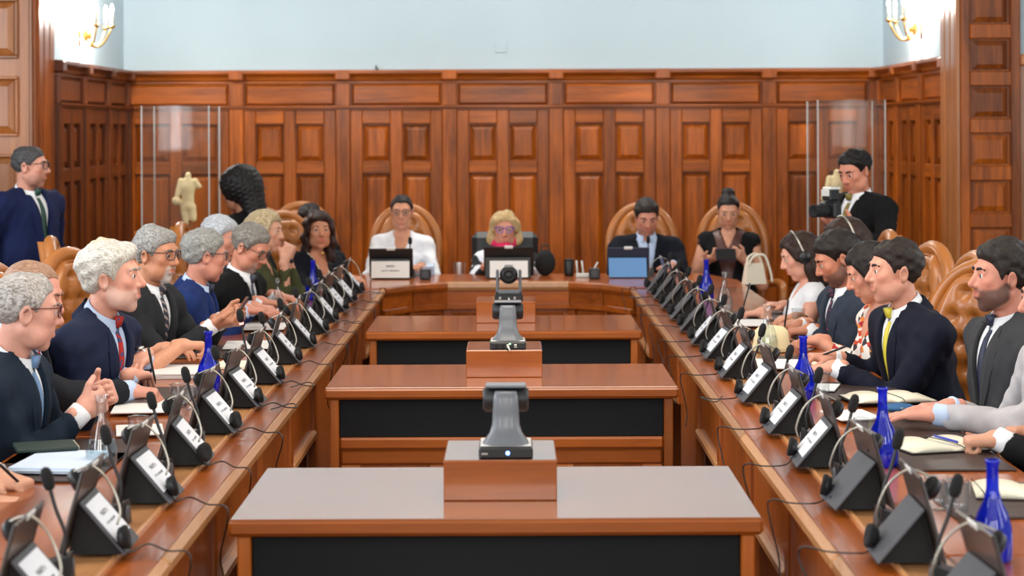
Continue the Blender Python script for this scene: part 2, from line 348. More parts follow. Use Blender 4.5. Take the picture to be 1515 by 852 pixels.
# --- panelled wainscot; local frame: x along the wall, y out of the room (front faces look to -y), z up
PM = {}
def shared(key, fn):
    if key not in PM: PM[key] = fn()
    return PM[key]
def wainscot(parent, M, x0, x1, pil, dark=False):
    """boards, pilasters, friezes and raised panels between x0 and x1 with pilasters centred at pil"""
    V, Hh = (WD, WD) if dark else (WV, WH)
    def put(name, me, loc, mat):
        o = link(name, me, mat, parent); o.matrix_local = M @ Matrix.Translation(loc); return o
    key = 'd' if dark else 'l'
    b = MB(); b.box((x0, -.03, .0), (x1, .0, 2.2)); put('backing_board', b.mesh('backing_board', V), (0, 0, 0), V)
    b = MB(); prof = [(0, 2.12), (-.05, 2.12), (-.05, 2.135), (-.065, 2.145), (-.07, 2.17), (-.10, 2.195), (-.115, 2.2), (-.115, 2.225), (0, 2.235)]
    n = len(prof); vs = [(x, p[0], p[1]) for x in (x0, x1) for p in prof]
    b.add(vs, [(i, (i + 1) % n, n + (i + 1) % n, n + i) for i in range(n)] + [tuple(range(n)), tuple(range(n, 2 * n))]); put('cornice', b.mesh('cornice', Hh), (0, 0, 0), Hh)
    b = MB(); prof = [(0, 1.895), (-.085, 1.895), (-.085, 1.905), (-.105, 1.912), (-.105, 1.925), (0, 1.925)]
    n = len(prof); vs = [(x, p[0], p[1]) for x in (x0, x1) for p in prof]
    b.add(vs, [(i, (i + 1) % n, n + (i + 1) % n, n + i) for i in range(n)] + [tuple(range(n)), tuple(range(n, 2 * n))]); put('ledge_moulding', b.mesh('ledge_moulding', Hh), (0, 0, 0), Hh)
    b = MB(); b.box((x0, -.05, 0), (x1, 0, .2), .008); put('plinth_board', b.mesh('plinth_board', Hh), (0, 0, 0), Hh)
    for p in pil:
        me = shared(key + 'pil', lambda: MB().box((-.06, -.088, .2), (.06, 0, 1.9), .006).mesh('pilaster', V)); put('pilaster', me, (p, 0, 0), V)
        me = shared(key + 'pif', lambda: MB().box((-.06, -.075, 1.925), (.06, 0, 2.12), .006).mesh('frieze_block', V)); put('frieze_block', me, (p, 0, 0), V)
        me = shared(key + 'pic', lambda: MB().box((-.066, -.119, 2.14), (.066, 0, 2.227), .012).mesh('cornice_block', V)); put('cornice_block', me, (p, 0, 0), V)
    ed = sorted(set([x0 - .06] + list(pil) + [x1 + .06]))
    for a, c in zip(ed[:-1], ed[1:]):
        w = c - a - .12
        if w < .3: continue
        cx = (a + c) / 2; hw = round(w / 2, 3); st = .10 * min(1, w / .75)
        wp = round((w - 3 * st) / 2, 3); off = (wp + st) / 2
        me = shared((key, 'fr', hw), lambda: MB().frus((-hw + .012, 1.932), (hw - .012, 2.112), .02, .022).mesh('frieze_panel', Hh)); put('frieze_panel', me, (cx, -.03, 0), Hh)
        me = shared((key, 'st', round(st, 3)), lambda: MB().box((-st / 2, -.072, .2), (st / 2, -.03, 1.895), .006).mesh('stile', V))
        for q in (-1, 0, 1): put('stile', me, (cx + q * (wp + st), 0, 0), V)
        for (z0, z1) in ((1.775, 1.895), (1.355, 1.455), (.2, .38)):
            me = shared((key, 'ra', wp, z0), lambda: MB().box((-wp / 2, -.068, z0), (wp / 2, -.03, z1), .006).mesh('rail', Hh))
            for q in (-1, 1): put('rail', me, (cx + q * off, 0, 0), Hh)
        for (z0, z1) in ((1.455, 1.775), (.38, 1.355)):
            me = shared((key, 'pa', wp, z0), lambda: MB().frus((-wp / 2 + .008, z0 + .008), (wp / 2 - .008, z1 - .008), .042, .024).mesh('panel', V))
            for q in (-1, 1): put('panel', me, (cx + q * off, -.028, 0), V)
PIL = [-3.12 + .897 * i for i in range(8)]
wainscot(wall_back, Matrix.Translation((0, YB, 0)), XL + .0, XR, [-3.216 + .897 * i for i in range(1, 8)])
wainscot(wall_l, Matrix.Translation((XL, 0, 0)) @ Matrix.Rotation(R(90), 4, 'Z'), YF + .45, YB, [YF + .5, YF + 1.35, YF + 2.2, YB - .1], True)
wainscot(wall_r, Matrix.Translation((XR, 0, 0)) @ Matrix.Rotation(R(-90), 4, 'Z'), -YB, -(YF + .45), [-(YF + .5), -(YF + 1.35), -(YF + 2.2), -(YB - .1)], False)

# --- posts framing the raised end: trim_1 left (honey coloured, wide), trim_2 right (narrow with a column of square panels)
t1 = empty('trim_1', (0, 0, 0)); tag(t1, kind='structure')
b = MB(); b.box((-5, YF, 0), (-3.26, YF + .45, ZC)); b.build('post_core', WL, t1)
for i, (xa, xb, dp) in enumerate(((-3.262, -3.235, .02), (-3.29, -3.262, .012))):
    MB().box((xa, YF - dp, 0), (xb, YF + .45, ZC), .006).build('edge_moulding', WL if i else WV, t1)
for (ya, yb_) in ((.0, .14), (.145, .30), (.305, .45)):
    MB().box((-3.26, YF + ya, 0), (-3.222, YF + yb_, ZC), .015).build('reveal_moulding', WV, t1)
z = .1
while z < 4.0:
    for xa in (-3.78, -4.4, -5.0):
        xb = xa + .42
        fm = MB(); fm.frus((xa + .02, z + .02), (xb - .02, z + .39), .05, .022).build('panel', WL, t1, (0, YF - .002, 0))
        fr = MB()
        for (p, q) in (((xa, z), (xb, z + .022)), ((xa, z + .388), (xb, z + .41)), ((xa, z + .022), (xa + .022, z + .388)), ((xb - .022, z + .022), (xb, z + .388))):
            fr.box((p[0], YF - .03, p[1]), (q[0], YF, q[1]), .006)
        fr.build('panel_moulding', WL, t1)
    z += .53
t2 = empty('trim_2', (0, 0, 0)); tag(t2, kind='structure')
b = MB(); b.box((3.06, YF, 0), (3.46, YF + .45, ZC)); b.build('post_core', WV, t2)
MB().box((3.02, YF - .04, 0), (3.05, YF - .001, ZC), .008).build('edge_moulding', WL, t2)
for (ya, yb_) in ((.0, .14), (.145, .30), (.305, .45)):
    MB().box((3.02, YF + ya, 0), (3.06, YF + yb_, ZC), .015).build('reveal_moulding', WL, t2)
z0 = 1.72 - (248 - 192) / 217 - .322 * 4
for i in range(14):
    z = z0 + .322 * i
    if z < .05: continue
    MB().frus((3.135, z + .012), (3.375, z + .208), .035, .012).build('panel', WV, t2, (0, YF - .004, 0))
    MB().box((3.115, YF - .034, z + .22), (3.40, YF, z + .322), .008).build('rail', WV, t2)
for (xa, xb) in ((3.05, 3.115), (3.395, 3.46)): MB().box((xa, YF - .036, 0), (xb, YF, ZC), .006).build('stile', WV, t2)
b = MB(); b.box((3.46, YF, 0), (5, YF + .45, 2.2)); pw = b.build('wall_front_right', WL); struct(pw)
b = MB(); b.box((3.46, YF, 2.2), (5, YF + .45, ZC)); b.build('plaster_field', PLAST, pw)
MB().box((3.46, YF - .05, 2.14), (5, YF, 2.22), .012).build('cornice', WL, pw)
# small flush box and a hook on the pale blue wall
o = MB().box((-.05, -.006, -.045), (.05, 0, .045), .003).build('junction_box', PLAST, None, W(742, 70, YB - .001)); tag(o, 'small pale blue junction box cover flush on the plaster wall', 'box cover')
o = MB().tube([(0, 0, .02), (0, -.02, .015), (0, -.025, 0), (.02, -.03, -.01)], .006).build('wall_hook', BLKM, None, W(557, 100, YB - .01)); tag(o, 'tiny dark hook just above the wainscot on the blue wall', 'hook')

# --- wall sconces with candle bulbs
BULB = emit('candle_bulb', (255, 236, 200), 30)
def sconce(loc, rz, label):
    e = empty('wall_sconce', loc, rz); tag(e, label, 'wall lamp', 'gilt wall sconces')
    MB().lathe([(.0, -.1), (.03, -.09), (.02, -.03), (.045, 0), (.02, .04), (.03, .09), (0, .1)], 14, Matrix.Rotation(R(90), 4, 'Y') @ Matrix.Diagonal((1, 1, .35, 1)) @ Matrix.Rotation(R(90), 4, 'Y')).build('back_plate', GOLD, e)
    MB().ball((.06, 0, -.02), (.035, .035, .05)).build('boss', GOLD, e)
    for a in (-55, 0, 55):
        d = Vector((math.cos(R(a)), math.sin(R(a)), 0)); pts = [Vector((.06, 0, -.02)) + d * (.19 * t) + Vector((0, 0, -.10 * math.sin(t * math.pi) + .06 * t * t)) for t in [i / 8 for i in range(9)]]
        arm = MB().tube(pts, .008, 7).build('arm', GOLD, e); p = pts[-1]
        c = MB(); c.lathe([(.006, -.01), (.028, .005), (.03, .012), (.012, .016), (.012, .03)], 12, Matrix.Translation(p)); c.build('drip_cup', GOLD, arm)
        MB().lathe([(.011, .02), (.011, .11)], 10, Matrix.Translation(p)).build('candle_sleeve', CREAM, arm)
        MB().lathe([(.004, .11), (.013, .125), (.012, .145), (.003, .175)], 10, Matrix.Translation(p)).build('bulb', BULB, arm)
    l = bpy.data.lights.new('sconce_glow', 'POINT'); l.energy = 85 if loc[0] < 0 else 55; l.color = (1, .95, .88); l.shadow_soft_size = .08
    lo = bpy.data.objects.new('sconce_glow', l); COL.objects.link(lo); lo.parent = e; lo.location = (.2, 0, .17)
sconce((XL, 14.35, 2.47), 0, 'gilt candle sconce glowing on the wall above the dark left wainscot')
sconce((XR, 14.5, 2.50), R(180), 'gilt three-armed candle sconce beside the tall right panelled post')

# --- glass cases with pale torsos
def sdf_obj(name, prims, cell, mat, parent, loc, warp=None):
    vs, fs = sdf_mesh(prims, cell, warp); return link(name, np_mesh(name, vs, fs), mat, parent, loc)
# ------------------------------------------------------------------ smooth bodies: distance fields meshed by surface nets
def V3(*a): return np.array(a, float)
def rc(a, b, r1, r2=None, k=.01, sub=False): return ('rc', np.array(a, float), np.array(b, float), r1, r1 if r2 is None else r2, k, sub)
def el(c, r, k=.01, M=None, sub=False): return ('el', np.array(c, float), np.array(r, float), M, k, sub)
def fn(f, lo, hi, k=.0, sub=False): return ('fn', f, np.array(lo, float), np.array(hi, float), k, sub)
def prim_d(p, X, Y, Z):
    if p[0] == 'rc':
        a, b, r1, r2 = p[1:5]; d = b - a; L = float(d @ d) + 1e-12
        px, py, pz = X - a[0], Y - a[1], Z - a[2]
        t = np.clip((px * d[0] + py * d[1] + pz * d[2]) / L, 0, 1)
        return np.sqrt((px - t * d[0]) ** 2 + (py - t * d[1]) ** 2 + (pz - t * d[2]) ** 2) - (r1 + (r2 - r1) * t)
    if p[0] == 'el':
        c, r, M = p[1], p[2], p[3]; px, py, pz = X - c[0], Y - c[1], Z - c[2]
        if M is not None:
            px, py, pz = (M[0, 0] * px + M[1, 0] * py + M[2, 0] * pz, M[0, 1] * px + M[1, 1] * py + M[2, 1] * pz, M[0, 2] * px + M[1, 2] * py + M[2, 2] * pz)
        k0 = np.sqrt((px / r[0]) ** 2 + (py / r[1]) ** 2 + (pz / r[2]) ** 2)
        k1 = np.sqrt((px / r[0] ** 2) ** 2 + (py / r[1] ** 2) ** 2 + (pz / r[2] ** 2) ** 2)
        return k0 * (k0 - 1) / np.maximum(k1, 1e-6)
    return p[1](X, Y, Z)
def prim_box(p):
    if p[0] == 'rc':
        m = max(p[3], p[4]); return np.minimum(p[1], p[2]) - m, np.maximum(p[1], p[2]) + m
    if p[0] == 'el':
        m = np.full(3, p[2].max()) if p[3] is not None else p[2]; return p[1] - m, p[1] + m
    return p[2], p[3]
def comb(D, d, k, sub):
    if sub:
        if k <= 0: return np.maximum(D, -d)
        h = np.clip(.5 - .5 * (D + d) / k, 0, 1); return D + (-d - D) * h + k * h * (1 - h)
    if k <= 0: return np.minimum(D, d)
    h = np.clip(.5 + .5 * (D - d) / k, 0, 1); return D + (d - D) * h - k * h * (1 - h)
def eval_pts(prims, P):
    D = np.full(len(P), 1.0)
    for p in prims: D = comb(D, prim_d(p, P[:, 0], P[:, 1], P[:, 2]), p[-2], p[-1])
    return D
def axis_lines(lo, hi, cell, fine):
    """grid lines: cell everywhere, finer inside the given (a, b, step) intervals"""
    out = [lo]; x = lo
    while x < hi:
        st = cell; nxt = None
        for (a, b_, s) in fine:
            if a - 1e-9 <= x < b_: st = min(st, s)
            elif x < a and x + st > a: nxt = a if nxt is None else min(nxt, a)
        x = x + st if nxt is None or nxt - x > st else max(nxt, x + .25 * st)
        out.append(x)
    return np.array(out)
def nets(D, xs, ys, zs):
    S = D < 0
    n = S[:-1, :-1, :-1].astype(np.int8)
    for (i, j, k) in ((1, 0, 0), (0, 1, 0), (0, 0, 1), (1, 1, 0), (1, 0, 1), (0, 1, 1), (1, 1, 1)):
        n = n + S[i:S.shape[0] - 1 + i, j:S.shape[1] - 1 + j, k:S.shape[2] - 1 + k]
    I, J, K = np.nonzero((n > 0) & (n < 8))
    idx = np.full(n.shape, -1, np.int32); idx[I, J, K] = np.arange(len(I))
    acc = np.zeros((len(I), 3)); cnt = np.zeros(len(I)); ax = (xs, ys, zs)
    for e in range(3):
        o = [q for q in range(3) if q != e]
        for p in (0, 1):
            for q in (0, 1):
                c0 = [0, 0, 0]; c0[o[0]] = p; c0[o[1]] = q; c1 = list(c0); c1[e] = 1
                a = D[I + c0[0], J + c0[1], K + c0[2]]; b_ = D[I + c1[0], J + c1[1], K + c1[2]]
                m = (a < 0) != (b_ < 0); t = np.where(m, a / np.where(np.abs(a - b_) < 1e-12, 1, a - b_), 0)
                P = np.stack([ax[0][I + c0[0]], ax[1][J + c0[1]], ax[2][K + c0[2]]], 1)
                g = (I, J, K)[e]; P[:, e] = ax[e][g] + t * (ax[e][g + 1] - ax[e][g])
                acc += P * m[:, None]; cnt += m
    V = acc / cnt[:, None]; faces = []
    for e in range(3):
        o = [q for q in range(3) if q != e]
        sl0 = [slice(None)] * 3; sl1 = [slice(None)] * 3; sl0[e] = slice(0, -1); sl1[e] = slice(1, None)
        ch = S[tuple(sl0)] != S[tuple(sl1)]; st = S[tuple(sl0)]
        i = np.stack(np.nonzero(ch), 1)
        i = i[(i[:, o[0]] > 0) & (i[:, o[1]] > 0) & (i[:, o[0]] < n.shape[o[0]]) & (i[:, o[1]] < n.shape[o[1]])]
        q = []
        for (p, r) in ((-1, -1), (0, -1), (0, 0), (-1, 0)):
            c = i.copy(); c[:, o[0]] += p; c[:, o[1]] += r; q.append(idx[c[:, 0], c[:, 1], c[:, 2]])
        q = np.stack(q, 1); s = st[i[:, 0], i[:, 1], i[:, 2]]
        if e == 1: s = ~s
        q[~s] = q[~s][:, ::-1]; faces.append(q[(q >= 0).all(1)])
    return V, np.concatenate(faces)
def sdf_mesh(prims, cell, warp=None, fine=((), (), ()), pad=.02, clip=None):
    add = [p for p in prims if not p[-1]]
    lo = np.min([prim_box(p)[0] for p in add], 0) - pad; hi = np.max([prim_box(p)[1] for p in add], 0) + pad
    if clip is not None: lo = np.maximum(lo, clip[0]); hi = np.minimum(hi, clip[1])
    ax = [axis_lines(lo[i], hi[i], cell, fine[i]) for i in range(3)]
    D = np.full([len(a) for a in ax], 1.0, np.float32)
    for p in prims:
        a, b_ = prim_box(p); m = .035 + p[-2]
        i0 = [max(0, np.searchsorted(ax[i], a[i] - m) - 1) for i in range(3)]; i1 = [min(len(ax[i]), np.searchsorted(ax[i], b_[i] + m) + 1) for i in range(3)]
        if any(i1[i] <= i0[i] for i in range(3)): continue
        s = tuple(slice(i0[i], i1[i]) for i in range(3))
        X = ax[0][s[0]][:, None, None]; Y = ax[1][s[1]][None, :, None]; Z = ax[2][s[2]][None, None, :]
        D[s] = comb(D[s], prim_d(p, X, Y, Z), p[-2], p[-1])
    if warp is not None: D = D + warp(ax[0][:, None, None], ax[1][None, :, None], ax[2][None, None, :]).astype(np.float32)
    D[0] = D[-1] = 1; D[:, 0] = D[:, -1] = 1; D[:, :, 0] = D[:, :, -1] = 1
    return nets(D, *ax)
def np_mesh(name, V, Fq, mat=None, colors=None):
    me = bpy.data.meshes.new(name); n = len(V); m = len(Fq)
    me.vertices.add(n); me.vertices.foreach_set('co', np.asarray(V, np.float32).ravel())
    me.loops.add(m * 4); me.loops.foreach_set('vertex_index', np.asarray(Fq, np.int32).ravel())
    me.polygons.add(m); me.polygons.foreach_set('loop_start', np.arange(0, m * 4, 4, dtype=np.int32))
    me.polygons.foreach_set('use_smooth', np.ones(m, bool)); me.update(calc_edges=True); me.validate()
    if colors is not None:
        at = me.color_attributes.new('tint', 'FLOAT_COLOR', 'POINT'); at.data.foreach_set('color', np.asarray(colors, np.float32).ravel())
    if mat is not None: me.materials.append(mat)
    return me
def wave(amp, f, seed=0):
    rs = np.random.RandomState(seed); A = rs.normal(size=(4, 3)); A = A / np.linalg.norm(A, axis=1)[:, None] * f; ph = rs.rand(4) * 6.28
    def g(X, Y, Z): return amp * sum(np.sin(A[i, 0] * X + A[i, 1] * Y + A[i, 2] * Z + ph[i]) for i in range(4)) * .5
    return g

# --- glass cases with pale stone torsos
def torso(label, loc, rz):
    e = empty('stone_torso', loc, rz); tag(e, label, 'sculpture')
    pr = [el((0, 0, .25), (.075, .05, .10), .03), el((0, .0, .14), (.06, .045, .07), .03), el((0, 0, .07), (.07, .05, .05), .03),
          rc((-.04, 0, .05), (-.05, .01, -.05), .04, .035, .02), rc((.035, 0, .04), (.02, .0, -.10), .04, .028, .02),
          rc((-.07, 0, .31), (-.11, .0, .26), .03, .024, .02), rc((.07, 0, .31), (.1, .02, .18), .03, .026, .02), el((.11, .02, .12), (.045, .04, .045), .02),
          rc((0, 0, .32), (0, 0, .37), .03, .028, .02)]
    vs, fs = sdf_mesh(pr, .008, wave(.002, 90, 3)); link('figure', np_mesh('figure', vs, fs), STONE, e, (0, 0, .22)).scale = (.78, .78, .78)
    MB().tube([(0, 0, .02), (0, 0, .18)], .008).build('rod', BLK, e); MB().box((-.09, -.07, 0), (.09, .07, .03), .004).build('foot_block', BLK, e)
def vitrine(loc, w, h, label, tl, dx=.03):
    e = empty('display_case', loc); tag(e, label, 'display case')
    MB().box((-w / 2 - .02, -w / 2 - .02, 0), (w / 2 + .02, w / 2 + .02, .88), .006).build('plinth', WD, e)
    t = .006
    for (a, b_) in (((-w / 2, -w / 2), (w / 2, -w / 2 + t)), ((-w / 2, w / 2 - t), (w / 2, w / 2)), ((-w / 2, -w / 2), (-w / 2 + t, w / 2)), ((w / 2 - t, -w / 2), (w / 2, w / 2))):
        MB().box((a[0], a[1], .88), (b_[0], b_[1], h)).build('pane', VITR, e)
    MB().box((-w / 2, -w / 2, h), (w / 2, w / 2, h + t)).build('top_pane', VITR, e)
    EG = plain('polished_glass_edge', (205, 215, 215), .2, coat=.5)
    for sx in (-1, 1):
        for sy in (-1, 1): MB().box((sx * w / 2 - .004, sy * w / 2 - .004, .88), (sx * w / 2 + .004, sy * w / 2 + .004, h)).build('glued_edge', EG, e)
    torso(tl, (loc[0] + dx, loc[1], .88), R(180))
vitrine((-2.5, 14.3, 0), .50, 1.91, 'tall glass display case standing before the left corner of the panelling', 'pale headless stone torso inside the left glass case', .05)
vitrine((2.52, 14.3, 0), .50, 1.93, 'tall glass display case behind the standing photographer', 'pale stone torso in the glass case behind the photographer', -.07)
# ------------------------------------------------------------------ long tables
TZ = .74
def side_table(sgn, xi, xo, y0, y1, label):
    """long conference table; xi = aisle edge, xo = seated edge"""
    e = empty('conference_table', ((xi + xo) / 2, (y0 + y1) / 2, 0)); tag(e, label, 'table')
    ox, oy = -(xi + xo) / 2, -(y0 + y1) / 2
    def bx(name, xa, xb, za, zb, mat, bev=.004, ya=None, yb=None, par=None):
        ya = y0 if ya is None else ya; yb = y1 if yb is None else yb
        return MB().box((sgn * xa + ox, ya + oy, za), (sgn * xb + ox, yb + oy, zb), bev).build(name, mat, par or e)
    a = abs(xi); o = abs(xo)
    seg = []; y = y0
    while y < y1 - .01: seg.append((y, min(y1, y + 1.74))); y += 1.74
    for (p, q) in seg:
        bx('tabletop', a + .26, o, TZ - .04, TZ, TY, .01, p, q - .001); bx('inlay_strip', a + .137, a + .2595, TZ - .035, TZ + .0008, TS, .002, p, q - .001)
        bx('cable_channel', a + .03, a + .128, TZ - .03, TZ - .006, TY, .002, p, q - .001)
        bx('edge_moulding', a, a + .032, TZ - .045, TZ + .002, TS, .014, p, q - .001)
    bx('channel_bead', a + .126, a + .138, TZ - .02, TZ + .005, TS, .004)
    # fascia of framed panels, lower bead, pedestals
    bx('fascia_rail', a + .025, a + .05, .69, .70, TV, .002); y = y0; i = 0
    while y < y1 - .05:
        q = min(y1, y + .86); deep = (i % 2 == 0)
        z0 = .08 if deep else .50
        bx('fascia_panel', a + .032, a + .05, z0, .695, TV, .002, y + .045, q - .045)
        bx('fascia_stile', a + .018, a + .055, z0 - .03, .695, TV, .005, y - .045 if y > y0 else y, y + .045)
        bx('lower_bead', a + .012, a + .05, z0 - .035, z0, TS, .008, y + .045, q - .045)
        if deep: bx('pedestal', a + .06, a + .42, 0, .69, TV, .004, y + .06, q - .06)
        y = q; i += 1
    return e
LI, LO, RI, RO = -.788, -1.53, .728, 1.46
side_table(-1, LI, LO, 2.6, 11.72, 'long varnished wooden conference table along the left row of delegates')
side_table(1, RI, RO, 2.6, 11.72, 'long varnished wooden conference table along the right row of delegates')
e = empty('head_table', (0, 12.3, 0)); tag(e, 'curved wooden head table joining the two long tables at the far end', 'table')
path = [(LI, 11.722), (-.62, 12.02), (-.42, 12.16), (.36, 12.16), (.56, 12.02), (RI, 11.722)]
pl = [(x, y - 12.3) for x, y in path]
top = [(-1.10, 11.722 - 12.3)] + [(x + (.03 if x > 0 else -.03), y + .02) for x, y in pl] + [(RO, 11.722 - 12.3), (RO, .0), (1.28, .58), (-1.28, .58), (-1.10, -.1)]
MB().prism(top, TZ - .04, TZ).build('tabletop', TX, e)
sg = list(zip(pl[:-1], pl[1:]))
for i, (p, q) in enumerate(sg):
    pp = [p, q]
    MB().sweep([(0, TZ - .05), (-.012, TZ - .03), (-.01, TZ - .005), (.0, TZ + .004), (.045, TZ + .004), (.045, TZ - .05)], pp).build('edge_moulding', TS if i == 2 else TX, e)
    MB().sweep([(.02, .60), (.02, TZ - .05), (.05, TZ - .05), (.05, .60)], pp).build('fascia_board', TX, e)
    MB().sweep([(.0, .57), (.0, .60), (.05, .61), (.05, .57)], pp).build('lower_bead', TX, e)
    d = Vector((q[0] - p[0], q[1] - p[1])); L = d.length; d.normalize(); n = max(1, round(L / .3)); w = L / n
    nn = Vector((-d.y, d.x))
    for j in range(n):
        c = Vector(p) + d * (w * (j + .5)) + nn * .05
        M4 = Matrix.Translation((c.x, c.y, 0)) @ Matrix.Rotation(math.atan2(d.y, d.x), 4, 'Z')
        MB().frus((-w / 2 + .035, .1), (w / 2 - .035, .54), .02, .016, M4).build('base_panel', TV, e)
        MB().box((-w / 2 - .03, -.03, 0), (-w / 2 + .03, .03, .57), .005, M4).build('base_stile', TV, e)
MB().sweep([(.05, 0), (.05, .6), (.07, .6), (.07, 0)], pl).build('base_backing', TV, e)
MB().box((-1.22, .5, 0), (-1.15, .56, .7), .01).build('leg', TV, e); MB().box((1.15, .5, 0), (1.22, .56, .7), .01).build('leg', TV, e)

# ------------------------------------------------------------------ three desks in the aisle with camera blocks
AX = -.045
def desk(y0, y1, label):
    e = empty('desk', (AX, (y0 + y1) / 2, 0)); tag(e, label, 'desk', 'desks in the aisle'); h = (y1 - y0) / 2; w = .676
    MB().box((-w, -h, TZ - .045), (w, h, TZ - .001), .010).build('desk_top', DX, e)
    MB().box((-w + .006, -h + .006, TZ - .004), (w - .006, h - .006, TZ), .001).build('desk_surface', DG, e)
    for s in (-1, 1): MB().box((s * (w - .02), -h + .02, 0), (s * (w - .055), h - .02, TZ - .045), .004).build('side_panel', DV, e)
    MB().box((-w + .056, -h + .045, .545), (w - .056, -h + .065, TZ - .046), .003).build('fabric_panel', FABB, e)
    MB().box((-w + .056, -h + .03, .50), (w - .056, -h + .06, .545), .008).build('rail', DX, e)
    MB().box((-w + .056, -h + .055, .06), (w - .056, -h + .07, .50), .003).build('modesty_panel', DV, e)
    for (xa, xb, za, zb) in ((-w + .06, w - .06, .44, .495), (-w + .06, w - .06, .06, .13)): MB().box((xa, -h + .038, za), (xb, -h + .056, zb), .008).build('frame_rail', DX, e)
    for x in (-w + .06, -.28, .2, w - .14): MB().box((x, -h + .04, .13), (x + .08, -h + .056, .44), .006).build('frame_stile', DV, e)
def block(y0, lab):
    e = empty('camera_block', (AX + .01, y0 + .16, TZ)); tag(e, lab, 'block', 'wooden camera blocks')
    MB().box((-.15, -.16, 0), (.15, .16, .105), .003).build('box_body', DX, e)
    MB().box((-.1505, -.1605, .097), (.1505, .1605, .106), .002).build('top_board', DX, e); MB().box((-.148, -.158, .104), (.148, .158, .108), .001).build('top_surface', DG, e)
LED = emit('blue_led', (60, 130, 255), 6)
WHT = plain('pale_plastic', (214, 214, 210), .3, coat=.3)
def ptz(loc, kind, label):
    e = empty('conference_camera', loc); tag(e, label, 'camera', 'remote conference cameras')
    MB().box((-.072, -.07, .0), (.072, .07, .032), .006).build('base', BLK, e)
    if kind != 'lens':
        MB().box((-.068, -.058, .032), (.068, .066, .036), .002).build('base_top_plate', WHT, e)
        n = 20; rows = [(.062, .052, .036), (.056, .046, .046), (.044, .034, .062), (.037, .026, .085), (.035, .024, .12), (.033, .022, .155), (.029, .018, .172)]
        vs = []; b = MB()
        for (rx, ry, z) in rows:
            for k in range(n):
                a = 2 * math.pi * k / n; c, s = math.cos(a), math.sin(a)
                vs.append((rx * math.copysign(abs(c) ** .6, c), ry * math.copysign(abs(s) ** .6, s) - .012, z))
        fs = [(i * n + k, i * n + (k + 1) % n, (i + 1) * n + (k + 1) % n, (i + 1) * n + k) for i in range(len(rows) - 1) for k in range(n)] + [tuple((len(rows) - 1) * n + k for k in range(n))]
        b.add(vs, fs, True); b.build('yoke', GREYP, e)
        hd = MB(); hd.lathe([(.0, -.062), (.026, -.062), (.034, -.055), (.036, 0), (.034, .055), (.026, .062), (0, .062)], 20, Matrix.Translation((0, .036, .145)) @ Matrix.Rotation(R(90), 4, 'Y'), cap=False)
        hd = hd.build('camera_head', BLK, e)
        MB().box((-.055, .004, .178), (.055, .07, .186), .003).build('head_cap', GREYP, hd)
        MB().lathe([(.03, 0), (.03, .03), (.02, .034), (0, .03)], 18, Matrix.Translation((0, .066, .145)) @ Matrix.Rotation(R(-90), 4, 'X'), cap=False).build('lens', BLK, hd)
        if kind == 'led':
            MB().lathe([(.0055, 0), (.0055, .002), (0, .0025)], 12, Matrix.Translation((.005, -.07, .017)) @ Matrix.Rotation(R(90), 4, 'X'), cap=False).build('status_light', LED, e)
            MB().box((-.064, -.0712, .013), (-.048, -.07, .018)).build('maker_plate', SILV, e)
    if kind == 'ports':
        for x in (-.045, -.02, .0, .03): MB().box((x - .006, -.0722, .008), (x + .006, -.07, .022), .001).build('port', SILV if x in (0, .03) else BLKM, e)
        MB().box((.004, -.072, .022), (.012, -.07, .027)).build('status_light', emit('green_led', (80, 255, 120), 3), e)
        MB().tube([(0, -.07, .015), (.003, -.085, .012), (.006, -.09, -.0), (.008, -.08, .003)], .0035).build('plug', WHT, e)
    if kind == 'lens':
        for s in (-1, 1): MB().box((s * .05, -.022, .03), (s * .066, .03, .155), .006).build('fork_arm', GREYP, e)
        MB().box((-.066, -.022, .03), (.066, .03, .05), .006).build('fork_bridge', GREYP, e)
        h = MB().ball((0, 0, .128), (.047, .05, .047), 18, 12).build('camera_head', BLK, e)
        MB().lathe([(.03, 0), (.03, .012), (.026, .014), (.022, .004), (0, .002)], 18, Matrix.Translation((0, -.042, .128)) @ Matrix.Rotation(R(90), 4, 'X'), cap=False).build('lens', BLKM, h)
        for x in (-.045, .03): MB().box((x - .006, -.0722, .008), (x + .006, -.07, .022), .001).build('port', SILV, e)
        MB().tube([(0, -.07, .015), (0, -.085, .012), (.002, -.09, -.0), (.004, -.08, .003)], .004).build('plug', WHT, e)
for (y0, y1, ly, kd, l1, l2, l3) in ((4.77, 5.51, 5.0, 'led', 'wooden desk nearest the viewer with a pale sheen on its top', 'wooden block on the nearest desk carrying the camera with a blue light', 'grey remote conference camera with a blue status light, nearest of three'),
                                    (7.2, 7.92, 7.49, 'ports', 'middle one of three wooden desks in the aisle', 'wooden block on the middle desk in the aisle', 'grey remote conference camera showing its rear ports, middle of three'),
                                    (9.22, 10.0, 9.6, 'lens', 'farthest of three wooden desks in the aisle', 'wooden block on the farthest desk in front of the head table', 'dark remote conference camera with a round lens in a fork, farthest of three')):
    desk(y0, y1, l1); block(ly, l2); ptz((AX + .025, ly + .16 - (.085 if kd != 'lens' else .05), TZ + .108), kd, l3)

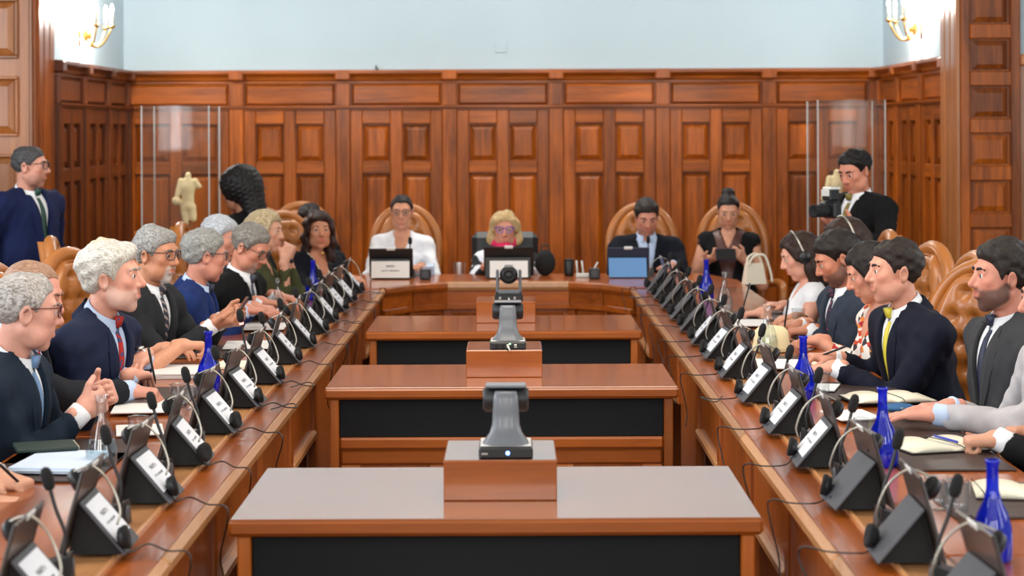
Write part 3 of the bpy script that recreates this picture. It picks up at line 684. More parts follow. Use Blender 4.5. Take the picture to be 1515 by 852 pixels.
# ------------------------------------------------------------------ tablets on stands, headsets, microphones
TABB = plain('tablet_back_brown', (52, 46, 44), .35, coat=.2)
TABG = plain('tablet_stand_grey', (66, 68, 74), .55)
SCRN = plain('dark_screen', (12, 13, 16), .15, coat=.5)
def tablet(loc, rz, card, label, mat=None, cmat=None, group='tablets on folding stands'):
    """local: aisle side is +x, person side -x, long axis y"""
    e = empty('tablet', loc, rz); tag(e, label, 'tablet', group)
    Lh = .124
    # tablet leaning: foot at x=-.075, top at x=.03, z=.19
    a = Vector((-.045, 0, .010)); t = Vector((.010, 0, .205)); d = (t - a).normalized(); n = Vector((d.z, 0, -d.x))
    M = Matrix(((d.x, 0, n.x, a.x), (0, 1, 0, 0), (d.z, 0, n.z, a.z), (0, 0, 0, 1)))
    Lt = (t - a).length
    MB().box((0, -Lh, -.004), (Lt, Lh, .004), .003, M).build('tablet_body', TABB, e)
    MB().box((.008, -Lh + .008, -.0052), (Lt - .008, Lh - .008, -.0042), 0, M).build('screen', SCRN, e)
    MB().box((Lt - .012, -.03, .002), (Lt + .003, .03, .0065), .002, M).build('top_clip', WHT, e)
    # stand flap from two thirds up the back down to the aisle side
    h = a + d * (Lt * .60) + n * .006; f = Vector((.098, 0, .004)); d2 = (f - h).normalized(); n2 = Vector((-d2.z, 0, d2.x)); Lf = (f - h).length
    M2 = Matrix(((0, d2.x, n2.x, h.x), (1, 0, 0, 0), (0, d2.z, n2.z, h.z), (0, 0, 0, 1)))
    MB().box((-Lh * .74, 0, -.003), (Lh * .74, Lf, .003), .002, M2).build('stand_flap', mat or TABG, e)
    fx_ = [f + Vector((-.006, 0, -.002)), h + Vector((-.004, 0, -.006)), Vector((-.035, 0, .002))]; vs_ = [Vector((p_.x, yy_, max(0, p_.z))) for yy_ in (-.07, .07) for p_ in fx_]
    MB().add(vs_, [(0, 1, 2), (5, 4, 3), (0, 3, 4, 1), (1, 4, 5, 2), (2, 5, 3, 0)]).build('gap_shade', BLKM, e)  # black prism standing in for the shade in the open gap under the flap
    MB().box((-.012, Lf - .022, .003), (.0, Lf - .014, .0042), .0, M2).build('slot', BLKM, e)
    if card:
        c = MB().box((-.078, -.056, 0), (.078, .056, .0012)).build('name_card', cmat or CARD, e)
        c.matrix_local = Matrix(((0, -d2.x, n2.x, h.x + d2.x * Lf * .44 + n2.x * .0035), (1, 0, 0, 0), (0, -d2.z, n2.z, h.z + d2.z * Lf * .44 + n2.z * .0035), (0, 0, 0, 1)))
    return e
def ordw(i): return ['first', 'second', 'third', 'fourth', 'fifth', 'sixth', 'seventh', 'eighth', 'ninth', 'tenth', 'eleventh', 'twelfth', 'thirteenth', 'fourteenth', 'fifteenth'][i]
LT = [3.83, 4.42, 5.02, 5.58, 6.16, 6.74, 7.36, 7.98, 8.56, 9.14, 9.68, 10.24, 10.80, 11.38]
RT = [3.70, 4.30, 4.90, 5.50, 6.10, 6.80, 7.46, 8.08, 8.62, 9.18, 9.76, 10.34, 10.92, 11.46]
RCARD = (3, 4, 5, 6, 7, 8)
HB = plain('headband_silver', (168, 162, 150), .3, .8)
PADM = plain('foam_pad', (16, 16, 17), .9, bump=.5, bscale=500)
def headset(loc, rz, label, rnd):
    """band hung over the tablet; earcup on the aisle side (+x), the other behind"""
    e = empty('headset', loc, rz); tag(e, label, 'headset', 'headsets laid over the tablets')
    dy = rnd.uniform(-.02, .02)
    c1 = Vector((.088, dy - .01, .042)); c2 = Vector((-.03, dy + .06, .16))
    pts = arc3([c1 + Vector((-.012, 0, .03)), (.082, dy, .105), (.058, dy + .01, .165), (.015, dy + .03, .20), (-.03, dy + .05, .185), c2 + Vector((0, 0, .02))], 6)
    MB().tube(pts, .0030, 6).build('headband', HB, e)
    for c, tilt in ((c1, 12), (c2, 30)):
        M = Matrix.Translation(c) @ Matrix.Rotation(R(90 - tilt), 4, 'Y') @ Matrix.Rotation(R(rnd.uniform(-20, 20)), 4, 'X')
        cup = MB().lathe([(0, -.010), (.016, -.010), (.024, -.005), (.0265, .003), (.0265, .006)], 16, M, cap=False).build('earcup', BLK, e)
        MB().lathe([(.0265, .004), (.029, .009), (.026, .016), (.015, .015), (0, .013)], 16, M, cap=False).build('ear_pad', PADM, cup)
    # cable dropping to the table and over the channel to the aisle face
    q = rnd.uniform(-.10, .10)
    cp = [c1 + Vector((0, 0, -.025)), (.105, dy + q * .3, .006), (.14, dy + q * .8 + .05, .012), (.19, dy + q, .005), (.235, dy + q * 1.2 - .03, .009), (.245, dy + q * 1.2 - .04, -.02), (.222, dy + q * 1.1, -.09 - rnd.random() * .06), (.226, dy + q * 1.1 + .05, -.19)]
    cp = cp if rnd.random() < .75 else cp[:5] + [(.20, dy + q + .08, .006), (.15, dy + q - .06, .006)]
    MB().tube(arc3(cp, 6), .0022, 5).build('cable', BLK, e)
RED = emit('red_ring', (255, 60, 40), 4)
def mic(loc, rz, label, tall=0.0, lit=False, lean=.0):
    e = empty('microphone', loc, rz); tag(e, label, 'microphone', 'gooseneck microphones')
    b = MB(); b.add([(-.05, -.035, 0), (.05, -.035, 0), (.05, .035, 0), (-.05, .035, 0), (-.045, -.032, .03), (.045, -.032, .058), (.045, .032, .058), (-.045, .032, .03)], [(0, 3, 2, 1), (4, 5, 6, 7), (0, 1, 5, 4), (1, 2, 6, 5), (2, 3, 7, 6), (3, 0, 4, 7)])
    b.build('base', BLK, e)
    MB().lathe([(.02, 0), (.02, .002), (.012, .003), (0, .003)], 14, Matrix.Translation((.0485, 0, .028)) @ Matrix.Rotation(R(90), 4, 'Y'), cap=False).build('speaker_grille', TABG, e)
    top = Vector((-.02 - lean, 0, .19 + tall)); pts = arc3([(.03, 0, .055), (.032, 0, .10), (.012, 0, .155 + tall * .6), top + Vector((.02, 0, .01))], 6)
    MB().tube(pts, .0045, 6).build('gooseneck', BLK, e)
    d = (pts[-1] - pts[-3]).normalized(); M = Matrix.Translation(pts[-1]) @ d.to_track_quat('Z', 'Y').to_matrix().to_4x4()
    MB().lathe([(0, -.005), (.010, 0), (.0135, .010), (.0135, .034), (.009, .046), (0, .05)], 12, M, cap=False).build('foam_tip', PADM, e)
    if lit: MB().lathe([(.0075, -.012), (.0085, -.010), (.0085, -.006), (.0075, -.004)], 12, M, cap=False).build('light_ring', RED, e)
rnd = random.Random(5)
LX, RX = -.99, .91          # centres of the tablet stands
for i, y in enumerate(LT):
    nm = 'left table, %s from the near end' % ordw(i)
    tablet((LX, y, TZ + .006), R(rnd.uniform(-4, 4)), True, 'tablet on stand with white name card, ' + nm)
    headset((LX, y - .05, TZ + .004), R(rnd.uniform(-6, 6)), 'silver-banded headset over the tablet, ' + nm, rnd)
    if i < 13: mic((LX - .02, y + .295, TZ + .002), R(rnd.uniform(-8, 8)), 'black gooseneck microphone, ' + nm + (', red ring lit' if i == 5 else ''), .07 if i == 5 else 0, i == 5)
for i, y in enumerate(RT):
    nm = 'right table, %s from the near end' % ordw(i)
    c = i in RCARD
    tablet((RX, y, TZ + .006), R(180 + rnd.uniform(-4, 4)), c, ('tablet on stand with white name card, ' if c else 'tablet on plain grey stand without a card, ') + nm)
    headset((RX, y + .05, TZ + .004), R(180 + rnd.uniform(-6, 6)), 'silver-banded headset over the tablet, ' + nm, rnd)
    if i < 13: mic((RX + .02, y + .30, TZ + .002), R(180 + rnd.uniform(-8, 8)), 'black gooseneck microphone, ' + nm)

# ------------------------------------------------------------------ bottles, carafes, tumblers
def bottle(x, y, label, s=1.0):
    p = T(x, y); e = empty('water_bottle', (p.x, p.y, TZ + .001)); tag(e, label, 'bottle', 'cobalt blue glass bottles')
    prof = [(0, 0), (.040, 0), (.044, .008), (.0445, .04), (.043, .075), (.035, .105), (.020, .135), (.0145, .160), (.013, .212), (.016, .222), (.0175, .228), (.013, .228)]
    MB().lathe([(r * s, z * s) for r, z in prof], 20, cap=False).build('glass_body', BLUEG, e)
    MB().lathe([(0, .004), (.039 * s, .004), (.039 * s, .06 * s), (0, .06 * s)], 16, cap=False).build('water', glassy('water_in_blue', (.4, .5, .97, 1), .98), e)
def carafe(x, y, label, s=1.0):
    p = T(x, y); e = empty('carafe', (p.x, p.y, TZ + .001)); tag(e, label, 'carafe', 'clear glass carafes')
    prof = [(0, .003), (.040, .003), (.046, .012), (.046, .05), (.034, .10), (.017, .14), (.0145, .18), (.018, .205), (.021, .21)]
    MB().lathe([(r * s, z * s) for r, z in prof], 20, cap=False).build('glass_body', CLEARG, e)
    MB().lathe([(0, .006), (.042 * s, .008), (.043 * s, .05 * s), (.038 * s, .078 * s), (0, .078 * s)], 16, cap=False).build('water', glassy('water', (.9, .95, .96, 1), .96), e)
def tumbler(x, y, label, r=.034, h=.085):
    p = T(x, y); e = empty('drinking_glass', (p.x, p.y, TZ + .001)); tag(e, label, 'glass', 'drinking glasses')
    MB().lathe([(0, .003), (r * .85, .003), (r * .9, h * .3), (r, h)], 18, cap=False).build('glass_body', CLEARG, e)
    MB().lathe([(r * .985, h - .003), (r + .001, h), (r * .97, h + .0005), (r * .955, h - .003)], 18, cap=False).build('rim', CLEARG, e)
bottle(307, 578, 'cobalt blue water bottle beside the bearded man in navy on the left table')
bottle(462, 442, 'cobalt blue water bottle near the far end of the left table')
bottle(1187, 592, 'cobalt blue water bottle before the man with the yellow tie')
bottle(1304, 692, 'cobalt blue water bottle beside the pale grey sleeves on the right table')
bottle(1466, 832, 'cobalt blue water bottle at the near right corner')
bottle(1044, 444, 'cobalt blue water bottle near the far end of the right table')
carafe(148, 688, 'clear glass carafe in front of the clasped hands on the left')
carafe(410, 470, 'clear glass carafe beside the man reading on the left')
carafe(1071, 462, 'clear glass carafe nearest the woman in the white top')
carafe(1134, 524, 'clear glass carafe in front of the floral blouse')
for (x, y, l) in ((203, 654, 'drinking glass beside the carafe on the left table'), (263, 602, 'drinking glass beside the writing hand on the left table'), (284, 604, 'second drinking glass beside the left blue bottle'), (1213, 588, 'drinking glass just behind the blue bottle of the yellow-tie man'),
                  (1277, 662, 'drinking glass behind the blue bottle beside the pale grey sleeves'), (1385, 758, 'drinking glass on the pad at the near right'), (1413, 764, 'second drinking glass on the pad at the near right'), (1180, 484, 'drinking glass in front of the man in the slate suit'), (476, 432, 'drinking glass before the woman with wavy brown hair')):
    tumbler(x, y, l)

# ------------------------------------------------------------------ papers, pads, notebooks, pens
def sheet(name, x, y, w, l, h, rz, mat, label, cat, z=0.0, extra=None):
    p = T(x, y); e = empty(name, (p.x, p.y, TZ + .001 + z), R(rz)); tag(e, label, cat)
    MB().box((-w / 2, -l / 2, 0), (w / 2, l / 2, h), min(.003, h * .3)).build('cover' if cat in ('desk pad', 'notebook') else 'sheets', mat, e)
    return e
for (x, y, l) in ((115, 668, 'the front left place by the carafe'), (160, 690, 'the nearest left place'), (225, 585, 'the place of the writing hand on the left'), (330, 520, 'the place with the mobile phone'), (383, 480, 'the place of the blue-suited man'),
                  (1300, 582, 'the place of the yellow-tie man'), (1225, 540, 'the place of the floral blouse'), (1180, 505, 'the place of the slate suit'), (1450, 745, 'the near right corner'), (1375, 680, 'the second place from the near right'), (1125, 470, 'the place of the woman in white'), (1345, 635, 'the place of the pale grey jacket')):
    s = -1 if x < 757 else 1
    p = T(x, y); e = empty('desk_pad', (s * (1.335 if s < 0 else 1.27), p.y, TZ + .001)); tag(e, 'dark brown leather desk pad at ' + l, 'desk pad', 'leather desk pads')
    MB().box((-.165, -.23, 0), (.165, .23, .006), .002).build('leather_panel', LEATH, e); MB().box((-.16, -.225, .006), (-.12, .225, .009), .001).build('edge_flap', LEATH, e)
def stack(x, y, w, l, n, rz, label, mat=WHITEP, z=.0, cat='papers'):
    p = T(x, y); e = empty('paper_stack', (p.x, p.y, TZ + .001 + z), R(rz)); tag(e, label, cat)
    rr = random.Random(int(x))
    for i in range(n):
        o = MB().box((-w / 2, -l / 2, 0), (w / 2, l / 2, .0055), .0012).build('sheet', mat, e, (rr.uniform(-.006, .006), rr.uniform(-.006, .006), i * .0056), (0, 0, R(rr.uniform(-3, 3))))
stack(262, 552, .22, .30, 4, 4, 'thick stack of white papers before the bearded man in navy')
stack(85, 690, .21, .30, 3, -5, 'stack of pale blue-white papers at the near left', plain('bluish_paper', (206, 220, 238), .7), .01)
stack(212, 605, .21, .297, 1, 6, 'white sheets under the writing hand on the left', z=.01)
stack(365, 513, .21, .297, 1, 3, 'white sheets in front of the man with the phone', z=.01)
stack(345, 540, .15, .21, 2, -12, 'cream notepad under the bare forearm on the left', CREAM, .0)
stack(390, 485, .21, .297, 1, 3, 'white sheets under the blue sleeve on the left', z=.01)
stack(205, 640, .15, .21, 1, 12, 'small white sheet beside the left carafe', z=.01)
stack(1212, 580, .12, .18, 1, -15, 'small white sheet behind the blue bottle on the right', z=.01)
stack(1260, 622, .15, .21, 1, 10, 'white sheet beside the pale grey sleeves on the right', z=.01)
stack(1150, 545, .21, .297, 1, -8, 'white sheets before the yellow-tie man on the right', z=.01)
stack(1215, 548, .15, .21, 2, -10, 'cream notepad under the hands of the floral blouse', CREAM, .01)
stack(1100, 483, .21, .297, 1, -5, 'white sheets before the woman in the white top', z=.01)
stack(440, 437, .21, .297, 1, 3, 'white sheets at the far end of the left table', z=.0)
def notebook(loc, rz, label, tilt=0, cm=BLKM, pm=CREAM, open_=True):
    e = empty('notebook', loc, rz); tag(e, label, 'notebook'); e.rotation_euler = (R(tilt), 0, rz)
    MB().box((-.15 if open_ else 0, -.105, 0), (.15, .105, .004), .001).build('cover', cm, e)
    for s in ((-1, 1) if open_ else (1,)):
        n = 8; vs = []
        for i in range(n + 1):
            t = i / n; x = s * t * .145; zz = .004 + .012 * (math.sin(math.pi * min(1, t * 1.15)) ** .6 if t * 1.15 < 1 else 0) + .004
            for yy in (-.1, .1): vs.append((x, yy, zz))
        b0 = len(vs); vs += [(v[0], v[1], .004) for v in vs]
        fs = [(2 * i, 2 * i + 1, 2 * i + 3, 2 * i + 2) for i in range(n)] + [(b0 + 2 * i, b0 + 2 * i + 2, b0 + 2 * i + 3, b0 + 2 * i + 1) for i in range(n)] + [(2 * i, 2 * i + 2, b0 + 2 * i + 2, b0 + 2 * i) for i in range(n)] + [(2 * i + 1, b0 + 2 * i + 1, b0 + 2 * i + 3, 2 * i + 3) for i in range(n)] + [(2 * n, 2 * n + 1, b0 + 2 * n + 1, b0 + 2 * n)]
        MB().add(vs, fs, True).build('page_block', pm, e)
    MB().tube(arc3([(.0, .1, .018), (.01, .0, .02), (.02, -.1, .017), (.02, -.13, .002)], 5), .0015, 4).build('ribbon', plain('dark_green_ribbon', (30, 60, 50), .6), e)
    return e
notebook((W(1312, 578, 6.75).x, 6.75, TZ + .012), R(8), 'open notebook with cream pages and black cover beside the navy sleeve', 0)
notebook((T(1390, 668).x, T(1390, 668).y, TZ + .008), R(15), 'open notebook with a blue pen lying on it at the near right')
notebook((T(1420, 700).x - .05, T(1420, 700).y - .35, TZ + .008), R(-10), 'closed slim cream notebook on the near right pad', 0, LEATH, CREAM, False)
o = MB().box((-.09, -.07, 0), (.09, .07, .012), .003); e = empty('notebook', (T(215, 668).x, T(215, 668).y + .0, TZ + .008), R(20)); tag(e, 'dark green closed notebook on the pale papers at near left', 'notebook'); e.location = (T(75, 668).x, T(75, 668).y - .08, TZ + .03)
o.build('cover', plain('dark_green_cover', (30, 50, 44), .6), e); MB().box((-.086, -.067, .002), (.091, .067, .010)).build('page_block', CREAM, e)
def pen(loc, rz, tilt, mat, label):
    e = empty('pen', loc, 0); tag(e, label, 'pen'); e.rotation_euler = (0, R(tilt), R(rz))
    MB().lathe([(.0008, 0), (.003, .012), (.0042, .016), (.0042, .13), (.0034, .136), (0, .138)], 8, cap=False).build('barrel', mat, e)
    MB().box((.004, -.0012, .09), (.006, .0012, .134)).build('clip', SILV, e)
pen((T(1378, 664).x, T(1378, 664).y, TZ + .036), -70, 90, plain('blue_pen', (40, 60, 170), .35), 'blue ballpoint pen lying on the open notebook')
# blue cap-like dish and cream hat on the right table
e = empty('blue_pouch', (T(1318, 606).x, T(1318, 606).y - .12, TZ + .007)); tag(e, 'small blue pouch lying on the right table beside the blue bottle', 'pouch')
MB().ball((0, 0, .012), (.06, .05, .016), 16, 8).build('pouch_body', plain('blue_cloth', (40, 92, 140), .7), e); MB().tube([(-.055, 0, .014), (0, -.048, .016), (.055, 0, .014)], .003, 6).build('zip', SILV, e)
pt = W(1140, 470, 8.35); e = empty('cream_hat', (pt.x, pt.y, TZ + .004)); tag(e, 'cream soft hat resting on the right table beside a carafe', 'hat')
MB().lathe([(.088, .0), (.083, .02), (.078, .05), (.073, .085), (.055, .102), (.02, .108), (0, .107)], 24, Matrix.Diagonal((1, 1.1, 1, 1)), cap=False).build('crown', plain('cream_felt', (236, 222, 176), .85, bump=.3, bscale=150), e)
MB().lathe([(.089, 0), (.089, .014), (.086, .016)], 24, Matrix.Diagonal((1, 1.1, 1, 1)), cap=False).build('hat_band', plain('cream_band', (206, 186, 140), .8), e)

# ------------------------------------------------------------------ head table items
def back_tablet(x, y, w, h, label, rear, front, kind):
    p = T(x, y); e = empty('tablet', (p.x, 12.55, TZ + .001)); tag(e, label, 'tablet', 'tablets on the head table')
    a = R(20)
    def tilt(o, z0): o.rotation_euler = (a, 0, 0); o.location = (0, 0, z0)
    tilt(MB().box((-w / 2, 0, 0), (w / 2, .01, h), .004).build('tablet_body', rear, e), .01)
    tilt(MB().box((-.028, -.003, h - .012), (.028, .013, h + .004), .002).build('top_clip', WHT, e), .01)
    MB().box((-w / 2 + .02, -.09, 0), (w / 2 - .02, .08, .008), .003).build('stand_foot', BLK, e)
    f = MB().box((-w / 2 + .01, 0, 0), (w / 2 - .02, .006, h * .66), .002).build('stand_flap', front, e); f.rotation_euler = (R(-18), 0, 0); f.location = (0, -.10, .006)
    if kind:
        c = MB().box((-.125, -.055, 0), (.125, .055, .0015)).build('name_card', CARDW, e); c.rotation_euler = (R(90 - 12), 0, 0); c.location = (-.0, -.112, .064)
    return e
t_ = back_tablet(578, 411, .29, .20, 'black tablet with wide name card before the woman in the white blouse', BLK, BLK, True)
t_ = back_tablet(752, 409, .33, .21, 'black screen with wide name card before the woman in the pink scarf', BLK, BLK, True)
t_ = back_tablet(929, 412, .28, .20, 'tablet with sky blue stand cover before the man at the head table', plain('dark_blue_cover', (34, 48, 66), .5), plain('sky_blue_cover', (98, 150, 206), .55), False)
for (x, l) in ((629, 'small black cube speaker beside the white blouse'), (878, 'small black cube speaker beside the sky blue tablet')):
    e = empty('cube_speaker', (T(x, 412).x, 12.42, TZ + .001)); tag(e, l, 'speaker', 'cube speakers on the head table')
    MB().box((-.036, -.036, 0), (.036, .036, .068), .006).build('housing', BLK, e); MB().lathe([(.024, 0), (.024, .003), (.018, .004), (0, .002)], 16, Matrix.Translation((0, -.036, .034)) @ Matrix.Rotation(R(90), 4, 'X'), cap=False).build('speaker_grille', TABG, e)
stack(620, 405, .19, .26, 11, 2, 'tall pale blue pile of folders beside the white blouse', plain('pale_blue_folder', (196, 214, 238), .6))
e = empty('drinking_glass', (T(679, 410).x, 12.55, TZ + .001)); tag(e, 'drinking glass left of the woman in the pink scarf', 'glass'); MB().lathe([(0, .003), (.03, .003), (.033, .03), (.04, .1)], 18, cap=False).build('glass_body', CLEARG, e)
MB().lathe([(.0395, .097), (.041, .1), (.0385, .1)], 18, cap=False).build('rim', CLEARG, e)
e = empty('black_cup', (T(840, 406).x, 12.68, TZ + .001)); tag(e, 'tall black cup standing on the head table', 'cup'); MB().lathe([(0, 0), (.03, 0), (.033, .02), (.033, .1), (.026, .112), (0, .115)], 16, cap=False).build('cup_body', BLK, e); MB().lathe([(.034, .098), (.035, .104), (.028, .112)], 16, cap=False).build('lid', BLKM, e)
e = empty('pen_tray', (T(862, 408).x, 12.55, TZ + .001)); tag(e, 'white desk tray holding three upright white pens', 'pen holder')
MB().box((-.055, -.03, 0), (.055, .03, .026), .004).build('tray', WHT, e)
for (x, a) in ((-.045, -3), (-.005, -6), (.045, 28)): MB().tube([(x, 0, .02), (x + math.sin(R(a)) * .1, 0, .02 + math.cos(R(a)) * .09)], .006).build('pen_barrel', WHT, e)
e = empty('black_bag', (T(805, 405).x, 12.72, TZ + .001)); tag(e, 'small black bag standing beside the centre screen', 'bag')
MB().ball((0, 0, .085), (.07, .045, .088), 16, 10).build('bag_body', BLKM, e); MB().tube(arc3([(-.03, 0, .15), (-.02, 0, .2), (.02, 0, .2), (.03, 0, .15)], 5), .005).build('handle', BLK, e)
for (x, l) in ((607, 'thin gooseneck microphone before the white blouse'), (957, 'thin gooseneck microphone before the man at the head table')):
    mic((T(x, 408).x, 12.62, TZ + .001), R(-90), l, .02)
e = empty('white_handbag', (T(1137, 436).x, 11.95, TZ + .001), R(20)); tag(e, 'white leather handbag with straps standing on the far right table corner', 'handbag')
b = MB(); b.add([(-.07, -.035, 0), (.07, -.035, 0), (.07, .035, 0), (-.07, .035, 0), (-.055, -.016, .13), (.055, -.016, .13), (.055, .016, .13), (-.055, .016, .13)], [(0, 3, 2, 1), (4, 5, 6, 7), (0, 1, 5, 4), (1, 2, 6, 5), (2, 3, 7, 6), (3, 0, 4, 7)])
b.build('bag_body', plain('white_leather', (226, 216, 196), .5), e)
for s in (-1, 1): MB().tube(arc3([(-.045, s * .016, .115), (-.02, s * .03, .17), (.05, s * .045, .18), (.09, s * .05, .08), (.10, s * .055, .012)], 6), .008, 6).build('strap', plain('white_leather', (226, 216, 196), .5), e)
# ------------------------------------------------------------------ tufted leather chairs
def chair_meshes():
    out = {}
    W2, Z0, Z1 = .235, .50, 1.235; zc = Z1 - .30
    def half(z): return W2 * (.80 + .20 * min(1, (z - Z0) / .35)) if z < zc else W2 * math.sqrt(max(0, 1 - ((z - zc) / .30) ** 2))
    nu, nv = 26, 34; lean = lambda z: -.20 - (z - .45) * .16
    btn = []
    for r_ in range(6):
        for c_ in range(-2, 3):
            x = (c_ + (.5 if r_ % 2 else 0)) * .095; z = .60 + r_ * .105
            if abs(x) < half(z) - .05: btn.append((x, z))
    vs = []
    for j in range(nv + 1):
        z = Z0 + .01 + (Z1 - .03 - Z0) * (j / nv) ** .96; h = half(z) - .022
        for i in range(nu + 1):
            u = -1 + 2 * i / nu; x = u * max(h, .004)
            e_ = min(1, (1 - abs(u)) * 5) * min(1, (Z1 - .02 - z) / .05); puff = .055 * max(0, e_) ** .5
            dd = sorted(math.hypot(x - p, (z - q)) for p, q in btn)[:2]
            dip = .030 * math.exp(-(dd[0] / .022) ** 2); ridge = .014 * min(1, dd[0] / .05) - .012 * math.exp(-((dd[1] - dd[0]) / .012) ** 2) * (1 if dd[0] < .06 else 0)
            vs.append((x, lean(z) + puff + ridge - dip, z))
    fs = [(j * (nu + 1) + i, j * (nu + 1) + i + 1, (j + 1) * (nu + 1) + i + 1, (j + 1) * (nu + 1) + i) for j in range(nv) for i in range(nu)]
    out['back_cushion'] = MB().add(vs, fs, True).mesh('back_cushion', TAN)
    vs = []
    for j in range(17):
        z = Z0 + (Z1 - Z0) * (j / 16) ** .9; h = max(half(min(z, Z1 - .002)), .004)
        for i in range(13):
            u = -1 + 2 * i / 12; vs.append((u * h, lean(z) - .045 * max(0, 1 - u * u) ** .5 - .01, z))
    fs = [(j * 13 + i, j * 13 + i + 1, (j + 1) * 13 + i + 1, (j + 1) * 13 + i) for j in range(16) for i in range(12)]
    out['back_shell'] = MB().add(vs, fs, True).mesh('back_shell', TAN)
    pts = [(-half(z), lean(z) + .012, z) for z in [Z0 + (zc - Z0) * k / 6 for k in range(6)]]
    pts += [(-W2 * math.cos(R(a)), lean(zc + .30 * math.sin(R(a))) + .012, zc + .30 * math.sin(R(a))) for a in range(0, 181, 10)]
    pts += [(half(z), lean(z) + .012, z) for z in [Z0 + (zc - Z0) * k / 6 for k in range(5, -1, -1)]]
    out['back_rim'] = MB().tube(pts, .034, 10).mesh('back_rim', TAN)
    p2 = [(x * .86, y + .04, Z0 + (z - Z0) * .955) for x, y, z in pts]; out['piping'] = MB().tube(p2, .006, 6).mesh('piping', TAND)
    vs = []; n = 18
    b = MB(); b.box((-.25, -.22, .38), (.25, .25, .47), .04); out['seat'] = b.mesh('seat', TAN)
    for s, nm in ((-1, 'armrest_a'), (1, 'armrest_b')):
        out[nm] = MB().tube(arc3([(s * .25, -.22, .64), (s * .28, -.05, .665), (s * .28, .12, .655), (s * .27, .19, .60), (s * .26, .2, .45)], 5), .03, 8).mesh('armrest', TAN)
    out['pedestal'] = MB().lathe([(.03, .06), (.03, .38)], 12).mesh('pedestal', WD)
    b = MB()
    out['foot'] = MB().tube([(0, 0, .09), (.16, 0, .07), (.29, 0, .03)], [.03, .026, .02], 8).mesh('foot', WD)
    me = MB().ball((0, 0, 0), (.011, .007, .011), 8, 5).mesh('tuft_button', TAND); out['btn'] = (me, [(p, lean(q) + .022, q) for p, q in btn])
    return out
CHM = None
def chair(x, y, rz, label, top=0.0):
    global CHM
    CHM = CHM or chair_meshes()
    e = empty('leather_armchair', (x, y, top), R(rz)); e.scale = (1, 1, .945); tag(e, label, 'chair', 'tufted tan leather armchairs')
    for k in ('back_cushion', 'back_shell', 'back_rim', 'piping', 'seat', 'pedestal'):
        o = link(k, CHM[k], None, e)
    for k in ('armrest_a', 'armrest_b'): link('armrest', CHM[k], None, e)
    for a in range(5): link('foot', CHM['foot'], None, e, (0, 0, 0), (0, 0, R(72 * a)))
    bc = [c for c in e.children if c.name.startswith('back_cushion')][0]
    for p in CHM['btn'][1]: link('tuft_button', CHM['btn'][0], None, bc, p)
    return e

# ------------------------------------------------------------------ people
def skinmat(rgb):
    nm = 'skin_%d_%d_%d' % rgb
    if nm in MATS: return MATS[nm]
    m, N, L, B = newmat(nm); at = N.new('ShaderNodeAttribute'); at.attribute_name = 'tint'
    tc = N.new('ShaderNodeTexCoord'); nz = N.new('ShaderNodeTexNoise'); nz.inputs['Scale'].default_value = 45; nz.inputs['Detail'].default_value = 4; L.new(tc.outputs['Object'], nz.inputs['Vector'])
    mr = N.new('ShaderNodeMapRange'); mr.inputs['To Min'].default_value = .86; mr.inputs['To Max'].default_value = 1.12; L.new(nz.outputs['Fac'], mr.inputs['Value'])
    mx = N.new('ShaderNodeMix'); mx.data_type = 'RGBA'; mx.blend_type = 'MULTIPLY'; mx.inputs['Factor'].default_value = 1; mx.inputs['A'].default_value = lin(rgb); L.new(at.outputs['Color'], mx.inputs['B'])
    hv = N.new('ShaderNodeHueSaturation'); L.new(mr.outputs[0], hv.inputs['Value']); L.new(mx.outputs['Result'], hv.inputs['Color'])
    L.new(hv.outputs['Color'], B.inputs['Base Color']); B.inputs['Roughness'].default_value = .48; B.inputs['Specular IOR Level'].default_value = .4
    B.inputs['Subsurface Weight'].default_value = .12; B.inputs['Subsurface Radius'].default_value = (.012, .005, .003); B.inputs['Subsurface Scale'].default_value = 1
    MATS[nm] = m; return m
def hairmat(rgb, rgb2=None):
    if max(rgb) < 70: rgb = tuple(int(v * .7) for v in rgb); rgb2 = tuple(int(v * .75) for v in rgb2) if rgb2 else None
    rgb2 = rgb2 or tuple(min(255, int(v * 1.35 + 12)) for v in rgb); nm = 'hair_%d_%d_%d_%d' % (rgb + (rgb2[0],))
    if nm in MATS: return MATS[nm]
    m, N, L, B = newmat(nm); tc = N.new('ShaderNodeTexCoord'); mp = N.new('ShaderNodeMapping'); mp.inputs['Scale'].default_value = (300, 60, 130); L.new(tc.outputs['Object'], mp.inputs['Vector'])
    nz = N.new('ShaderNodeTexNoise'); nz.inputs['Scale'].default_value = 1; nz.inputs['Detail'].default_value = 4; nz.inputs['Distortion'].default_value = .5; L.new(mp.outputs[0], nz.inputs['Vector'])
    cr = N.new('ShaderNodeValToRGB'); e = cr.color_ramp.elements; e[0].position = .35; e[1].position = .68; e[0].color = lin(rgb); e[1].color = lin(rgb2)
    L.new(nz.outputs['Fac'], cr.inputs['Fac']); L.new(cr.outputs['Color'], B.inputs['Base Color']); B.inputs['Roughness'].default_value = .55; B.inputs['Specular IOR Level'].default_value = .3
    bp = N.new('ShaderNodeBump'); bp.inputs['Strength'].default_value = .5; bp.inputs['Distance'].default_value = .002; L.new(nz.outputs['Fac'], bp.inputs['Height']); L.new(bp.outputs['Normal'], B.inputs['Normal'])
    MATS[nm] = m; return m
def cloth(rgb, rough=.85): return plain('cloth_%d_%d_%d' % rgb, rgb if max(rgb) > 150 else tuple(int(v * .78) for v in rgb), rough, bump=.25, bscale=600, var=.1, vscale=14, spec=.22)
